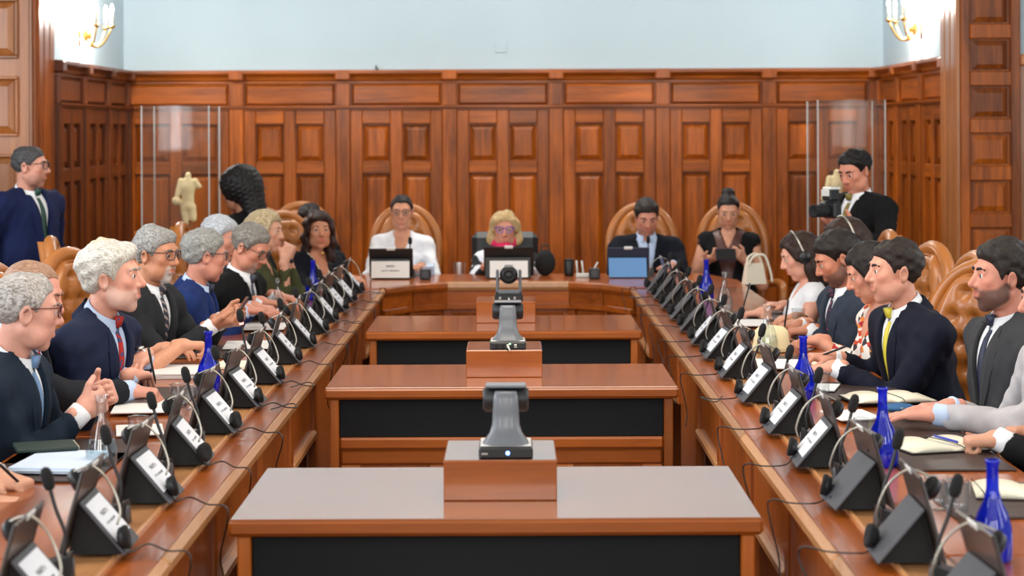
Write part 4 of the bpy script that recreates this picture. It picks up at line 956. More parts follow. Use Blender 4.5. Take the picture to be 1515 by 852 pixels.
def patterned(name, cols, scale):
    if name in MATS: return MATS[name]
    m, N, L, B = newmat(name); tc = N.new('ShaderNodeTexCoord'); vo = N.new('ShaderNodeTexVoronoi'); vo.inputs['Scale'].default_value = scale; L.new(tc.outputs['Object'], vo.inputs['Vector'])
    sp = N.new('ShaderNodeSeparateColor'); L.new(vo.outputs['Color'], sp.inputs[0]); cr = N.new('ShaderNodeValToRGB'); cr.color_ramp.interpolation = 'CONSTANT'; e = cr.color_ramp.elements
    while len(e) < len(cols): e.new(.5)
    for i, (p, c) in enumerate(cols): e[i].position = p; e[i].color = lin(c)
    L.new(sp.outputs[0], cr.inputs['Fac']); L.new(cr.outputs['Color'], B.inputs['Base Color']); B.inputs['Roughness'].default_value = .8; MATS[name] = m; return m
def striped(name, c1, c2, freq):
    if name in MATS: return MATS[name]
    m, N, L, B = newmat(name); tc = N.new('ShaderNodeTexCoord'); mp = N.new('ShaderNodeMapping'); mp.inputs['Rotation'].default_value = (0, R(35), 0); L.new(tc.outputs['Object'], mp.inputs['Vector'])
    wv = N.new('ShaderNodeTexWave'); wv.bands_direction = 'Z'; wv.inputs['Scale'].default_value = freq; L.new(mp.outputs[0], wv.inputs['Vector'])
    cr = N.new('ShaderNodeValToRGB'); cr.color_ramp.interpolation = 'CONSTANT'; cr.color_ramp.elements[1].position = .72; cr.color_ramp.elements[0].color = lin(c1); cr.color_ramp.elements[1].color = lin(c2)
    L.new(wv.outputs['Fac'], cr.inputs['Fac']); L.new(cr.outputs['Color'], B.inputs['Base Color']); B.inputs['Roughness'].default_value = .6; MATS[name] = m; return m
EYEW = plain('eye_white', (214, 208, 202), .25); IRIS = plain('eye_iris', (44, 30, 22), .2); SHOE = plain('black_shoe', (20, 19, 19), .35)
GLF = {}
def rot(ax, a):
    c, s = math.cos(a), math.sin(a)
    return np.array({'x': [[1, 0, 0], [0, c, -s], [0, s, c]], 'y': [[c, 0, s], [0, 1, 0], [-s, 0, c]], 'z': [[c, -s, 0], [s, c, 0], [0, 0, 1]]}[ax])
def unit(v): v = np.asarray(v, float); return v / (np.linalg.norm(v) + 1e-9)
POSE = {'rest': ([22, 30, 20], [18, 28, 18], [20, 28, 18], [24, 30, 18], 25), 'flat': ([6, 8, 5], [5, 7, 5], [6, 8, 5], [8, 9, 6], 18), 'write': ([48, 42, 18], [58, 55, 28], [66, 62, 35], [70, 66, 40], 48),
        'fist': ([75, 88, 55], [78, 90, 55], [78, 90, 55], [76, 88, 55], 55), 'clasp': ([62, 66, 35], [64, 68, 35], [64, 68, 35], [62, 66, 35], 30), 'hold': ([40, 35, 25], [42, 40, 28], [46, 42, 30], [50, 45, 30], 40)}
def hand_prims(w, f, n, right, pose, s=1.0):
    f = unit(f); n = unit(np.asarray(n, float) - f * (f @ np.asarray(n, float))); t = np.cross(f, n) * (1 if right else -1)
    P = lambda a, b_, c: w + s * (t * a + f * b_ + n * c)
    pr = [rc(P(.0, -.03, 0), P(0, .012, 0), .026 * s, .027 * s, .01)]
    for x in (-.026, -.009, .009, .026): pr.append(rc(P(x * .7, .012, .002), P(x, .082, 0), .0165 * s, .0135 * s, .012))
    pr.append(rc(P(.022, .02, .010), P(.030, .05, .008), .018 * s, .014 * s, .012))
    cur = POSE[pose]
    for q, (x, L, r) in enumerate(((.029, .072, .0095), (.0098, .080, .0098), (-.0098, .075, .0094), (-.028, .060, .0084))):
        p = P(x, .084, 0); a = 0; sp = R((1.5 - q) * 3)
        for k, fr in enumerate((.45, .31, .24)):
            a += R(cur[q][k]); d = unit(f * math.cos(a) + n * math.sin(a) + t * math.sin(sp) * math.cos(a)); p2 = p + d * L * fr * s
            pr.append(rc(p, p2, r * (1 - .08 * k) * s, r * (1 - .08 * (k + 1)) * s, .0035)); p = p2
    th = R(cur[4]); p = P(.033, .028, .008); d = unit(t * .72 + f * .68 + n * .25 * math.sin(th)); p2 = p + d * .04 * s; pr.append(rc(p, p2, .0135 * s, .0115 * s, .008))
    d2 = unit(d * math.cos(th) + (f * .75 + n * .55 - t * .5) * math.sin(th)); pr.append(rc(p2, p2 + d2 * .032 * s, .0112 * s, .009 * s, .004))
    return pr
def torso_prims(o, Tn, fem, wd, belly=0.0):
    z = Tn / .5; sx = (.148 if fem else .168) * wd
    pr = [el((0, .0, .05 * z), ((.172 if fem else .165) * wd + o, .125 + o, .13 * z + o), .04), el((0, .012, .16 * z), ((.140 if fem else .158) * wd + o, .115 + belly + o, .16 * z + o), .05),
          el((0, .0, .32 * z), ((.150 if fem else .168) * wd + o, .115 + o, .17 * z + o), .05), rc((-sx, -.012, .420 * z), (sx, -.012, .420 * z), .058 + o, .058 + o, .05),
          rc((0, -.022, Tn - .012), (-sx * .75, -.015, .435 * z), .046 + o * .6, .044 + o, .035), rc((0, -.022, Tn - .012), (sx * .75, -.015, .435 * z), .046 + o * .6, .044 + o, .035)]
    if fem: pr += [el((s * .065, .085, .30 * z), (.06 + o, .05 + o, .058 + o), .03) for s in (-1, 1)]
    return pr
def front_y(prims, xz, y0=.36):
    xz = np.asarray(xz, float); ys = np.arange(y0, -.12, -.004); P = np.zeros((len(xz), len(ys), 3)); P[:, :, 0] = xz[:, None, 0]; P[:, :, 2] = xz[:, None, 1]; P[:, :, 1] = ys[None]
    D = eval_pts(prims, P.reshape(-1, 3)).reshape(len(xz), len(ys)); i = np.argmax(D < 0, 1); i = np.where((D < 0).any(1), i, len(ys) - 1); j = np.maximum(i - 1, 0)
    a = D[np.arange(len(xz)), j]; b_ = D[np.arange(len(xz)), i]; t = np.clip(a / np.where(np.abs(a - b_) < 1e-9, 1, a - b_), 0, 1); return ys[j] + (ys[i] - ys[j]) * t
def person(label, head, face=0, lean=12, yaw=0, pitch=0, roll=0, fem=False, wd=1.0, belly=0.0, hs=1.0, skin=(206, 150, 122), hair=None, beard=None, glasses=None, wear=None, hands=None, stand=False, stub=0.0, detail=1.0, group=None, lips=(.86, .55, .52), brow=None, hips=None):
    wd *= 1.06 if fem else 1.11
    hands = hands or {}; wear = wear or {}; fi = .0045 * detail; co = .016
    H = np.array(head, float); ph = R(lean); th = R(face); Rw = rot('z', th); Rl = rot('x', -ph); pz = .95 if stand else .53
    nph = ph * .55 + R(8); off = .146 * np.array([0, math.sin(nph), math.cos(nph)]) + np.array([0, .02 * max(0, math.sin(-R(pitch))), 0])
    Tn = (H[2] - pz - off[2] + .01 * math.sin(ph)) / math.cos(ph); Tn = min(.60, max(.40, Tn)); pz = H[2] - off[2] - Tn * math.cos(ph)
    hp = np.array([0, 0, pz]) + Rl @ np.array([0, -.01, Tn]) + off
    base = H - Rw @ hp; base[2] = 0
    root = empty('person', tuple(base), th); tag(root, label, 'person', group)
    P0 = np.array([0, 0, pz]); toT = lambda w: Rl.T @ (Rw.T @ (np.asarray(w, float) - base) - P0); dT = lambda v: Rl.T @ (Rw.T @ np.asarray(v, float)); fromT = lambda V: V @ Rl.T + P0
    Rh = rot('z', R(yaw)) @ rot('x', R(pitch)) @ rot('y', R(roll)); Mh = Rl.T @ Rh; uh = Rl.T @ (hp - P0)
    hq = lambda *c: uh + Mh @ (np.array(c, float) * hs)
    E = lambda c, r, k, sub=False, M=None: el(hq(*c), np.array(r) * hs, k, Mh if M is None else Mh @ M, sub)
    C = lambda a, b_, r1, r2=None, k=.01, sub=False: rc(hq(*a), hq(*b_), r1 * hs, (r2 or r1) * hs, k, sub)
    jw = .88 if fem else 1.0
    hd = [E((0, -.014, .036), (.074, .096, .080), .02), E((0, .028, -.025), (.060, .066, .078), .03), C((-.034 * jw, .03, -.07), (.034 * jw, .03, -.07), .034 * jw, None, .03), C((0, .052, -.085), (0, .060, -.098), .024 * jw, .021 * jw, .022),
          C((-.048 * jw, -.004, -.05), (-.040 * jw, .02, -.075), .024, .022, .02), C((.048 * jw, -.004, -.05), (.040 * jw, .02, -.075), .024, .022, .02), C((-.036, .074, .031), (.036, .074, .031), .0135, None, .012),
          C((-.040, .058, -.012), (-.040, .050, -.018), .021, .018, .018), C((.040, .058, -.012), (.040, .050, -.018), .021, .018, .018)]
    for s in (-1, 1): hd += [E((s * .033, .101, .010), (.018, .019, .012), .010, True)]
    hd += [C((0, .084, .020), (0, .107, -.022), .0085, .0125, .010), C((-.013, .094, -.027), (.013, .094, -.027), .0088, None, .006), C((-.019, .080, -.0495), (.019, .080, -.0495), .010, None, .008), C((-.013, .084, -.064), (.013, .084, -.064), .0105, None, .006),
           C((-.017, .0955, -.0565), (.017, .0955, -.0565), .0026, None, .003, True)]
    for s in (-1, 1):
        hd += [E((s * .033, .074, .0085), (.0165, .0105, .0135), .003), C((s * .019, .0850, .0180), (s * .046, .0775, .0165), .0058, .0052, .004), C((s * .020, .0825, -.0015), (s * .045, .0755, -.001), .0046, .0044, .005)]
        A = rot('z', s * R(-22)) @ rot('y', s * R(8)); hd += [E((s * .077, -.012, -.004), (.010, .021, .033), .008, False, A), E((s * .086, -.008, -.002), (.008, .012, .019), .006, True, A)]
    nk = np.array([0, -.018, Tn - .02]); hd += [rc(nk, hq(0, -.024, -.055), .054 if not fem else .045, .050 if not fem else .042, .018)]
    # arms
    z = Tn / .5; sx = (.158 if fem else .178) * wd; shp = {}; arms = {}
    for sd, s in (('L', -1), ('R', 1)):
        S = np.array([s * sx, -.012, .405 * z]); hnd = hands.get(sd)
        if hnd is None:
            if stand: wl = np.array([s * .25, .05, .80]); dr = np.array([0, .1, -1]); nn = np.array([-s, 0, 0])
            else: wl = np.array([s * .13, max(.30, hp[1] + .16), .775]); dr = np.array([-s * .45, 1, -.05]); nn = np.array([0, 0, -1])
            wt = Rl.T @ (wl - P0); f = Rl.T @ dr; n = Rl.T @ nn; ps = 'rest'
        else:
            wt = toT(hnd[0]); f = dT(hnd[1]); n = dT(hnd[3] if len(hnd) > 3 else (0, 0, -1)); ps = hnd[2]
        L1, L2 = .29, .26; d = wt - S; D = np.linalg.norm(d)
        if D > (L1 + L2) * .985: q = D / ((L1 + L2) * .985); L1 *= q; L2 *= q
        a = (L1 * L1 - L2 * L2 + D * D) / (2 * D); hh = math.sqrt(max(0, L1 * L1 - a * a)); pole = Rl.T @ np.array([s * .45, -.5, -.75]); u = d / D; pole = unit(pole - u * (pole @ u))
        arms[sd] = (S, S + u * a + pole * hh, wt, f, n, ps)
    skin_arm = wear.get('sleeve', 'long'); body = torso_prims(-.014 if wear.get('jacket') else -.006, Tn, fem, wd, belly)
    ua = .012 if skin_arm in ('long', 'mid') and wear.get('jsleeve', 'long') == 'long' else (.006 if skin_arm == 'short' else 0); fa = .014 if skin_arm == 'long' and wear.get('jsleeve', 'long') == 'long' else (.008 if skin_arm == 'mid' else 0)
    fine = [[], [], []]
    def addfine(pr):
        lo = np.min([prim_box(p)[0] for p in pr], 0) - .006; hi = np.max([prim_box(p)[1] for p in pr], 0) + .006
        for i in range(3): fine[i].append((lo[i], hi[i], fi))
    addfine([p for p in hd[:-1] if not p[-1]]); hands_pr = []
    for sd in ('L', 'R'):
        S, El, Wt, f, n, ps = arms[sd]; hp_ = hand_prims(Wt, f, n, sd == 'R', ps, .94 if fem else 1.05); addfine(hp_); hands_pr += hp_
        body += [rc(S, El, (.047 if fem else .05) - ua, .040 - ua, .03), rc(El, Wt, .042 - fa, .027, .015)]
    V, Q = sdf_mesh(body + hd + hands_pr, co, None, fine); 
    # tint: lips, cheeks, stubble
    q = (V - uh) @ Mh / hs; tint = np.ones((len(V), 4))
    def blend(w, c):
        for i in range(3): tint[:, i] += (c[i] - tint[:, i]) * w
    g = lambda c, r: np.exp(-(((q[:, 0] - c[0]) / r[0]) ** 2 + ((q[:, 1] - c[1]) / r[1]) ** 2 + ((q[:, 2] - c[2]) / r[2]) ** 2))
    ish = (np.abs(q[:, 0]) < .1) & (np.abs(q[:, 2]) < .14) & (np.abs(q[:, 1]) < .14)
    if beard:
        bc = lin(beard['col']); sk = lin(skin); jag = 1 + .25 * np.sin(q[:, 0] * 330) * np.sin(q[:, 2] * 290 + q[:, 1] * 210)
        wb = beard.get('k', .8) * ish * np.clip((np.interp(q[:, 1], [-.02, .01, .04, .07, .1], [.002, -.010, -.030, -.034, -.032]) - q[:, 2]) / .012 * jag, 0, 1) * np.clip((q[:, 1] + .012) / .012, 0, 1) * np.clip((q[:, 2] - np.interp(q[:, 1], [-.02, .02, .06], [-.075, -.098, -.135])) / .014, 0, 1)
        if beard.get('w', 1) < .9: wb = wb * np.clip((.040 * beard['w'] / .6 - np.abs(q[:, 0])) / .012, 0, 1)
        wb = wb * np.clip(1 - 1.3 * g((0, .095, -.0565), (.022, .02, .009)), 0, 1); blend(wb, [bc[i] / sk[i] for i in range(3)])
    if stub: blend(stub * ish * np.clip((-.032 - q[:, 2]) / .02, 0, 1) * np.clip((q[:, 1] + .005) / .02, 0, 1) * np.clip((q[:, 2] + .15) / .02, 0, 1), (.42, .42, .45))
    blend(.55 * (g((.045, .06, -.018), (.022, .03, .02)) + g((-.045, .06, -.018), (.022, .03, .02)) + g((0, .11, -.02), (.014, .02, .016))), (1.02, .80, .76))
    blend(np.clip(g((0, .094, -.0565), (.019, .018, .0105)) * 1.5, 0, 1) * .85, lips)
    root_m = link('body', np_mesh('body', fromT(V), Q, skinmat(skin), tint), None, root)
    # eyes, brows
    eb = MB(); it = lambda p: Vector(fromT(p[None])[0])
    for s in (-1, 1):
        ey = MB(); Mx = Matrix((Rl @ Mh).tolist()); c = it(hq(s * .033, .0760, .0085)); ey.ball((0, 0, 0), .0128 * hs, 12, 10, Matrix.Rotation(R(-90), 3, 'X').to_3x3())
        vs = [Mx @ Vector(v) + c for v in ey.v]; mi = [1 if sum(Vector(ey.v[i]).normalized().y for i in f_) / len(f_) > .80 else 0 for f_ in ey.f]
        e2 = MB(); e2.v = [tuple(v) for v in vs]; e2.f = ey.f; e2.sm = ey.sm; e2.mi = mi; e2.build('eye', [EYEW, IRIS], root)
    hcol = hair['col'] if hair else (60, 50, 45); bm_ = hairmat(brow or tuple(int(v * .8) for v in hcol))
    for s in (-1, 1):
        bp = [it(hq(s * .013, .0915, .0295)), it(hq(s * .025, .0910, .0335)), it(hq(s * .038, .0850, .0340)), it(hq(s * .050, .0745, .0290))]
        MB().tube(arc3(bp, 4), [(.0018 if fem else .0030) + (.0012 if fem else .0022) * math.sin(math.pi * min(1, (i_ + 1) / 12)) for i_ in range(13)], 6).build('eyebrow', bm_, root)
    # hair
    if hair:
        v = hair.get('vol', .012) * .8; rec = hair.get('recede', 0.0); st = hair.get('style', 'short'); low = hair.get('low', -.075)
        HY = [-.2, -.10, -.06, -.035, -.02, .012, .022, .034, .052, .075, .12]; HZ_ = [low, low, low + .005, -.035, .012, .014, -.012 if st != 'bald' else .02, .025 + rec * .4, .052 + rec, .066 + rec, .07 + rec]
        sd_ = hair.get('seed', 1); nz = wave(hair.get('amp', .0035), hair.get('freq', 75), sd_); nz2 = wave(hair.get('amp', .0035) * .7, hair.get('freq', 75) * 2.3, sd_ + 9); ctr = uh + Mh @ (np.array([0, -.014, .036]) * hs)
        rx0, ry0, rz0 = (.077 + v) * hs, (.099 + v) * hs, (.083 + v * 1.3) * hs
        def hf(X, Y, Z):
            px, py, pz_ = X - uh[0], Y - uh[1], Z - uh[2]
            qx = (Mh[0, 0] * px + Mh[1, 0] * py + Mh[2, 0] * pz_) / hs; qy = (Mh[0, 1] * px + Mh[1, 1] * py + Mh[2, 1] * pz_) / hs; qz = (Mh[0, 2] * px + Mh[1, 2] * py + Mh[2, 2] * pz_) / hs
            cx_, cy_, cz_ = qx * hs, (qy + .014) * hs, (qz - .036) * hs
            rx, ry, rz_ = .0765 * hs, .0985 * hs, .0825 * hs; k0 = np.sqrt((cx_ / rx) ** 2 + (cy_ / ry) ** 2 + (cz_ / rz_) ** 2); k1 = np.sqrt((cx_ / rx ** 2) ** 2 + (cy_ / ry ** 2) ** 2 + (cz_ / rz_ ** 2) ** 2) + 1e-6
            lim = np.interp(qy, HY, HZ_) - rec * .5 * np.clip(1 - np.abs(qx) / .03, 0, 1) * (qy > .03) + hair.get('part', 0) * qx * (qy > .03)
            tp = np.clip((qz - lim) / .035, 0, 1) ** .6; return np.maximum(k0 * (k0 - 1) / k1 - hs * v * tp * (1 + .3 * np.clip(qz / .1, 0, 1)) + (nz(X, Y, Z) + nz2(X, Y, Z)) * tp, (lim - qz) * hs * .8)
        m3 = max(rx0, ry0, rz0) + .01; hpr = [fn(hf, ctr - m3, ctr + m3)]; wp = None
        if st == 'long':
            L = hair.get('len', .2)
            for s in (-1, 1): hpr += [C((s * .070, -.02, .04), (s * .082, -.018, -.06), .030, .034, .03), C((s * .082, -.018, -.06), (s * .080, .0, -L), .034, .03, .03)]
            hpr += [C((-.03, -.075, .0), (-.04, -.085, -L), .05, .045, .04), C((.03, -.075, .0), (.04, -.085, -L), .05, .045, .04), C((-.06, .055, .07), (-.077, .03, .0), .018, .016, .02), C((.06, .055, .07), (.077, .03, .0), .018, .016, .02), E((0, .075, -.03), (.052, .06, .088), .012, True)]
            wp = wave(hair.get('lamp', .004), hair.get('lfreq', 60), sd_ + 3)
        if st == 'afro':
            hpr += [E((0, -.035, .045), (.125, .135, .125), .03), C((.0, -.09, -.02), (0, -.10, -.15), .085, .07, .04), E((0, .09, -.03), (.06, .07, .09), .015, True)]; wp = wave(.004, 230, 4)
        if st == 'bun': hpr += [E((0, -.07, .118), (.052, .05, .036), .012)]
        if st == 'pony': hpr += [E((0, -.10, .06), (.03, .03, .035), .015), C((0, -.12, .05), (.03, -.11, -.15), .03, .02, .02)]
        V, Q = sdf_mesh(hpr, .0055 * detail if st in ('short', 'bald') else .0065 * detail, wp); link('hair', np_mesh('hair', fromT(V), Q, hairmat(hair['col'], hair.get('col2'))), None, root)
    if beard and 't' in beard:
        t = beard['t']; wdt = beard.get('w', 1.0)
        bp = [C((-.034 * wdt, .034, -.074), (.034 * wdt, .034, -.074), .034 + t, None, .02), C((0, .056, -.088), (0, .062, -.1), .025 + t, .022 + t, .02), C((-.024, .0875, -.043), (0, .098, -.041), .006, .008, .008), C((.024, .0875, -.043), (0, .098, -.041), .006, .008, .008), C((-.03, .07, -.05), (-.03, .065, -.075), .016 + t, .02, .012), C((.03, .07, -.05), (.03, .065, -.075), .016 + t, .02, .012)]
        if wdt > .9: bp += [C((s * .052, -.0, -.03), (s * .044, .018, -.072), .020 + t, .022 + t, .02) for s in (-1, 1)]
        bp += [E((0, .105, -.0575), (.024, .03, .0095), .006, True)]
        V, Q = sdf_mesh(bp, .0055 * detail, wave(.0016, 160, 2)); link('beard', np_mesh('beard', fromT(V), Q, hairmat(beard['col'])), None, root)
    if glasses:
        gm = plain('glasses_%d_%d_%d' % glasses, glasses, .3, coat=.3); gl = empty('glasses', parent=root)
        for s in (-1, 1):
            lp = [(.010, .016), (.020, .022), (.042, .022), (.053, .014), (.052, -.006), (.044, -.016), (.022, -.016), (.012, -.006), (.010, .016)]
            pts = arc3([it(hq(s * a, .105 - max(0, a - .02) * .45, .010 + b_)) for a, b_ in lp], 3); MB().tube(pts, .0021, 6).build('rim', gm, gl)
            MB().tube(arc3([it(hq(s * .054, .09, .024)), it(hq(s * .073, .055, .022)), it(hq(s * .083, .0, .018)), it(hq(s * .083, -.02, .005))], 4), .0022, 6).build('temple', gm, gl)
            l = MB(); l.add([it(hq(s * a, .104 - max(0, a - .02) * .45, .010 + b_)) for a, b_ in lp[:-1]], [tuple(range(8))]); l.build('lens', glassy('spectacle_lens', (.95, .96, .97, 1), .97), gl)
        MB().tube([it(hq(-.011, .105, .022)), it(hq(0, .110, .024)), it(hq(.011, .105, .022))], .002, 6).build('bridge', gm, gl)
    # clothing
    cc = .0108 * detail; wr = wave(.0034, 58, int(abs(H[1] * 10))); wr2 = wave(.0026, 120, int(abs(H[0] * 10)) + 3); wrk = lambda X, Y, Z: wr(X, Y, Z) + wr2(X, Y, Z)
    def sleeves(off_, frac, cuffgap):
        o = []
        for sd in ('L', 'R'):
            S, El, Wt = arms[sd][:3]; k_ = .88 if fem else 1
            if frac <= 1: o.append(rc(S, S + (El - S) * frac, .064 * k_ + off_, .056 * k_ + off_, .035))
            else: We = Wt + unit(El - Wt) * cuffgap; o += [rc(S, El, .066 * k_ + off_, .056 * k_ + off_, .035), rc(El, El + (We - El) * (frac - 1), .055 * k_ + off_, .042 * k_ + off_, .02)]
        return o
    neckhole = rc(nk + np.array([0, -.004, -.01]), hq(0, -.02, -.04), .058 if not fem else .05, .064, 0, True)
    def vcut(zb, zt, wt_, y0=.0, round_=False):
        def f(X, Y, Z):
            t = np.clip((Z - zb) / (zt - zb), 0, 1.3); w = wt_ * (np.sqrt(t) if round_ else t); return np.maximum(np.maximum(np.abs(X) - w, y0 - Y), zb - Z) + 0 * (X + Y + Z)
        return fn(f, (-wt_ * 1.4, y0, zb), (wt_ * 1.4, .35, zt + .12), 0, True)
    vz = wear.get('vz', .16) * z; vw = wear.get('vw', .066)
    inner = wear.get('top') or wear.get('shirt')
    if wear.get('shirt') is not None and wear.get('jacket') is not None:
        V, Q = sdf_mesh(torso_prims(0, Tn, fem, wd, belly) + [neckhole], cc * 1.2, None, pad=.02, clip=(np.array([-.13, -.02, .08]), np.array([.13, .4, Tn + .08]))); link('shirt', np_mesh('shirt', fromT(V), Q, wear['shirt']), None, root)
    elif inner is not None:
        slv = {'long': (2, .045), 'mid': (1.75, 0), 'short': (.55, 0), 'none': (0, 0)}[skin_arm if not wear.get('jacket') else 'none']
        pr = torso_prims(.006, Tn, fem, wd, belly) + [neckhole]
        if wear.get('neck', 'v') == 'v': pr.append(vcut(wear.get('nz', .30) * z, Tn + .02, wear.get('nw', .075), .0))
        elif wear.get('neck') == 'round': pr.append(vcut(wear.get('nz', .40) * z, Tn + .02, .08, -.02, True))
        pr += sleeves(-.006, *slv) if slv[0] else []
        V, Q = sdf_mesh(pr, cc, wrk if slv[0] else None); link('blouse' if fem else 'shirt', np_mesh('blouse', fromT(V), Q, inner), None, root)
    if wear.get('jacket') is not None:
        jt = torso_prims(.014, Tn, fem, wd, belly); js = {'long': 2, 'short': .6, 'none': 0}[wear.get('jsleeve', 'long')]
        pr = jt + [vcut(vz, Tn + .01, vw), neckhole] + (sleeves(0, js, .054) if js else [])
        if not js: pr += [rc(arms[s][0] + np.array([(-.03 if s == 'L' else .03), 0, -.02]), arms[s][0] + np.array([(-.1 if s == 'L' else .1), 0, -.1]), .05, .07, .01, True) for s in ('L', 'R')]
        V, Q = sdf_mesh(pr, cc, wrk); link('jacket', np_mesh('jacket', fromT(V), Q, wear['jacket']), None, root)
        for s in (-1, 1):
            n = 14; rows = []
            for i in range(n + 1):
                t = i / n; zz = (Tn - .012) + (vz - .01 - Tn + .012) * t; w0 = vw * max(0, (zz - vz) / (Tn + .01 - vz)); wl = (.010 + .046 * min(1, t / .28)) if t < .28 else .056 * (1 - (t - .28) / .72) ** .8
                if t > .22 and t < .30: wl *= .86
                rows.append((zz, w0 - .004, wl + .004))
            xz = [(s * (w0 + wl * c), zz) for zz, w0, wl in rows for c in (0, .5, 1)]; fy = front_y(jt, xz); m_ = len(xz)
            vs = [it(np.array([x, y_ + .005 + (.004 if k % 3 == 1 else 0), zz])) for k, ((x, zz), y_) in enumerate(zip(xz, fy))] + [it(np.array([x, y_ - .006, zz])) for (x, zz), y_ in zip(xz, fy)]
            fs = [(3 * i + c, 3 * i + c + 1, 3 * i + c + 4, 3 * i + c + 3) for i in range(n) for c in (0, 1)]; fs += [tuple(m_ + a for a in f_[::-1]) for f_ in fs]
            fs += [(3 * i + c, 3 * i + 3 + c, m_ + 3 * i + 3 + c, m_ + 3 * i + c) for i in range(n) for c in (0, 2)]
            MB().add(vs, fs, False).build('lapel', wear['jacket'], root)
    st_ = torso_prims(0, Tn, fem, wd, belly)
    if wear.get('shirt') is not None:
        ax = unit(hq(0, -.02, -.06) - nk); fwd = unit(np.array([0, 1, 0]) - ax * ax[1]); sd_v = np.cross(fwd, ax); n = 28; vs = []; c0 = nk + ax * .012; gap = R(9 if wear.get('tie') else 20)
        for i in range(n + 1):
            a = -math.pi + gap + (2 * math.pi - 2 * gap) * i / n; fr = (math.cos(a + math.pi) + 1) / 2; tip = max(0, 1 - min(i, n - i) / 3.5)
            # a measured from the front
            dr = -fwd * math.cos(a) + sd_v * math.sin(a); front = (1 - math.cos(a)) / 2
            for (r, h_) in ((.061, -.014), (.0595, .054 - .032 * front), (.065, .056 - .032 * front), (.077 + .012 * tip, .012 - .034 * front - .028 * tip), (.071 + .010 * tip, .010 - .034 * front - .028 * tip)):
                vs.append(it(c0 + dr * r * (1 if not fem else .9) + ax * h_ + fwd * .004))
        fs = [(5 * i + k, 5 * i + k + 1, 5 * i + 6 + k, 5 * i + 5 + k) for i in range(n) for k in range(4)]
        MB().add(vs, fs, True).build('collar', wear['shirt'], root)
        if skin_arm == 'long':
            for sd in ('L', 'R'):
                S, El, Wt = arms[sd][:3]; d = unit(Wt - El); a_ = Wt - d * .05; b_ = Wt + d * .006
                MB().tube([it(a_), it(a_ + d * .02), it(b_ - d * .002), it(b_)], [.036, .037, .037, .035], 16).build('cuff', wear['shirt'], root)
    if wear.get('jacket') is not None:
        ax = unit(hq(0, -.02, -.06) - nk); fwd = unit(np.array([0, 1, 0]) - ax * ax[1]); sd_v = np.cross(fwd, ax); n = 24; vs = []; c0 = nk + ax * .0
        for i in range(n + 1):
            a = R(-118) + R(236) * i / n; en = abs(2 * i / n - 1) ** 2; dr = -fwd * math.cos(a) + sd_v * math.sin(a)
            for (r, h_) in ((.076, -.02 - .012 * en), (.074, .042 - .034 * en), (.081, .043 - .034 * en), (.100 + .004 * en, -.006 - .024 * en), (.090, -.026 - .026 * en)): vs.append(it(c0 + dr * r * (1 if not fem else .92) + ax * h_))
        fs = [(5 * i + k, 5 * i + k + 1, 5 * i + 6 + k, 5 * i + 5 + k) for i in range(n) for k in range(4)] + [(0, 1, 2, 3, 4), tuple(5 * n + k for k in (4, 3, 2, 1, 0))]
        MB().add(vs, fs, True).build('jacket_collar', wear['jacket'], root)
    if wear.get('tie') is not None:
        n = 12; zt = Tn - .030; ze = max(.02, vz - .03); xz = []; 
        for i in range(n + 1):
            t = i / n; zz = zt + (ze - zt) * t; w = .012 + .018 * min(1, t * 1.3)
            xz += [(-w, zz), (0, zz), (w, zz)]
        fy = front_y(st_, xz); fy = np.maximum(fy, np.repeat(fy[1::3], 3) - .006); m_ = len(xz); vs = [it(np.array([x, y_ + (.010 if k % 3 == 1 else .006), zz])) for k, ((x, zz), y_) in enumerate(zip(xz, fy))] + [it(np.array([x, y_ - .004, zz])) for (x, zz), y_ in zip(xz, fy)]
        fs = [(3 * i + c, 3 * i + c + 1, 3 * i + c + 4, 3 * i + c + 3) for i in range(n) for c in (0, 1)]; fs += [tuple(m_ + a for a in f_[::-1]) for f_ in fs]; fs += [(3 * i + c, 3 * i + 3 + c, m_ + 3 * i + 3 + c, m_ + 3 * i + c) for i in range(n) for c in (0, 2)]
        ti = MB().add(vs, fs, True).build('tie', wear['tie'], root)
        kp = np.array([0, fy[1] + .006, zt + .030]); b = MB(); kv = [(-.021, .004, .022), (.021, .004, .022), (.013, .006, -.016), (-.013, .006, -.016), (-.018, -.016, .022), (.018, -.016, .022), (.012, -.012, -.016), (-.012, -.012, -.016)]
        b.add([it(kp + np.array(q_)) for q_ in kv], [(0, 1, 2, 3), (4, 7, 6, 5), (0, 4, 5, 1), (1, 5, 6, 2), (2, 6, 7, 3), (3, 7, 4, 0)], True).build('tie_knot', wear['tie'], ti)
    # legs
    if stand: lg = [el((0, 0, pz), (.165 * wd, .11, .13), .03)] + [rc((s * .085, 0, pz - .03), (s * .09, .01, .5), .085, .06, .03) for s in (-1, 1)] + [rc((s * .09, .01, .5), (s * .09, -.01, .1), .058, .05, .01) for s in (-1, 1)]; fx = .0
    else: kn = pz - .02; lg = [el((0, -.01, pz), (.165 * wd, .13, .11), .04)] + [rc((s * .085, 0, pz - .01), (s * .10, .40, kn), .085, .062, .03) for s in (-1, 1)] + [rc((s * .10, .40, kn), (s * .10, .36, .1), .06, .05, .01) for s in (-1, 1)]; fx = .36
    V, Q = sdf_mesh(lg, .02, None); link('skirt' if wear.get('skirt') else 'trousers', np_mesh('trousers', V, Q, wear.get('legs') or cloth((36, 40, 52))), None, root)
    for s in (-1, 1): MB().ball((s * .095, fx + .06, .05), (.045, .13, .048), 12, 8).build('shoe', SHOE, root)
    return root, (lambda *c: Rw @ fromT(hq(*c)[None])[0] + base), Rw @ Rl @ Mh
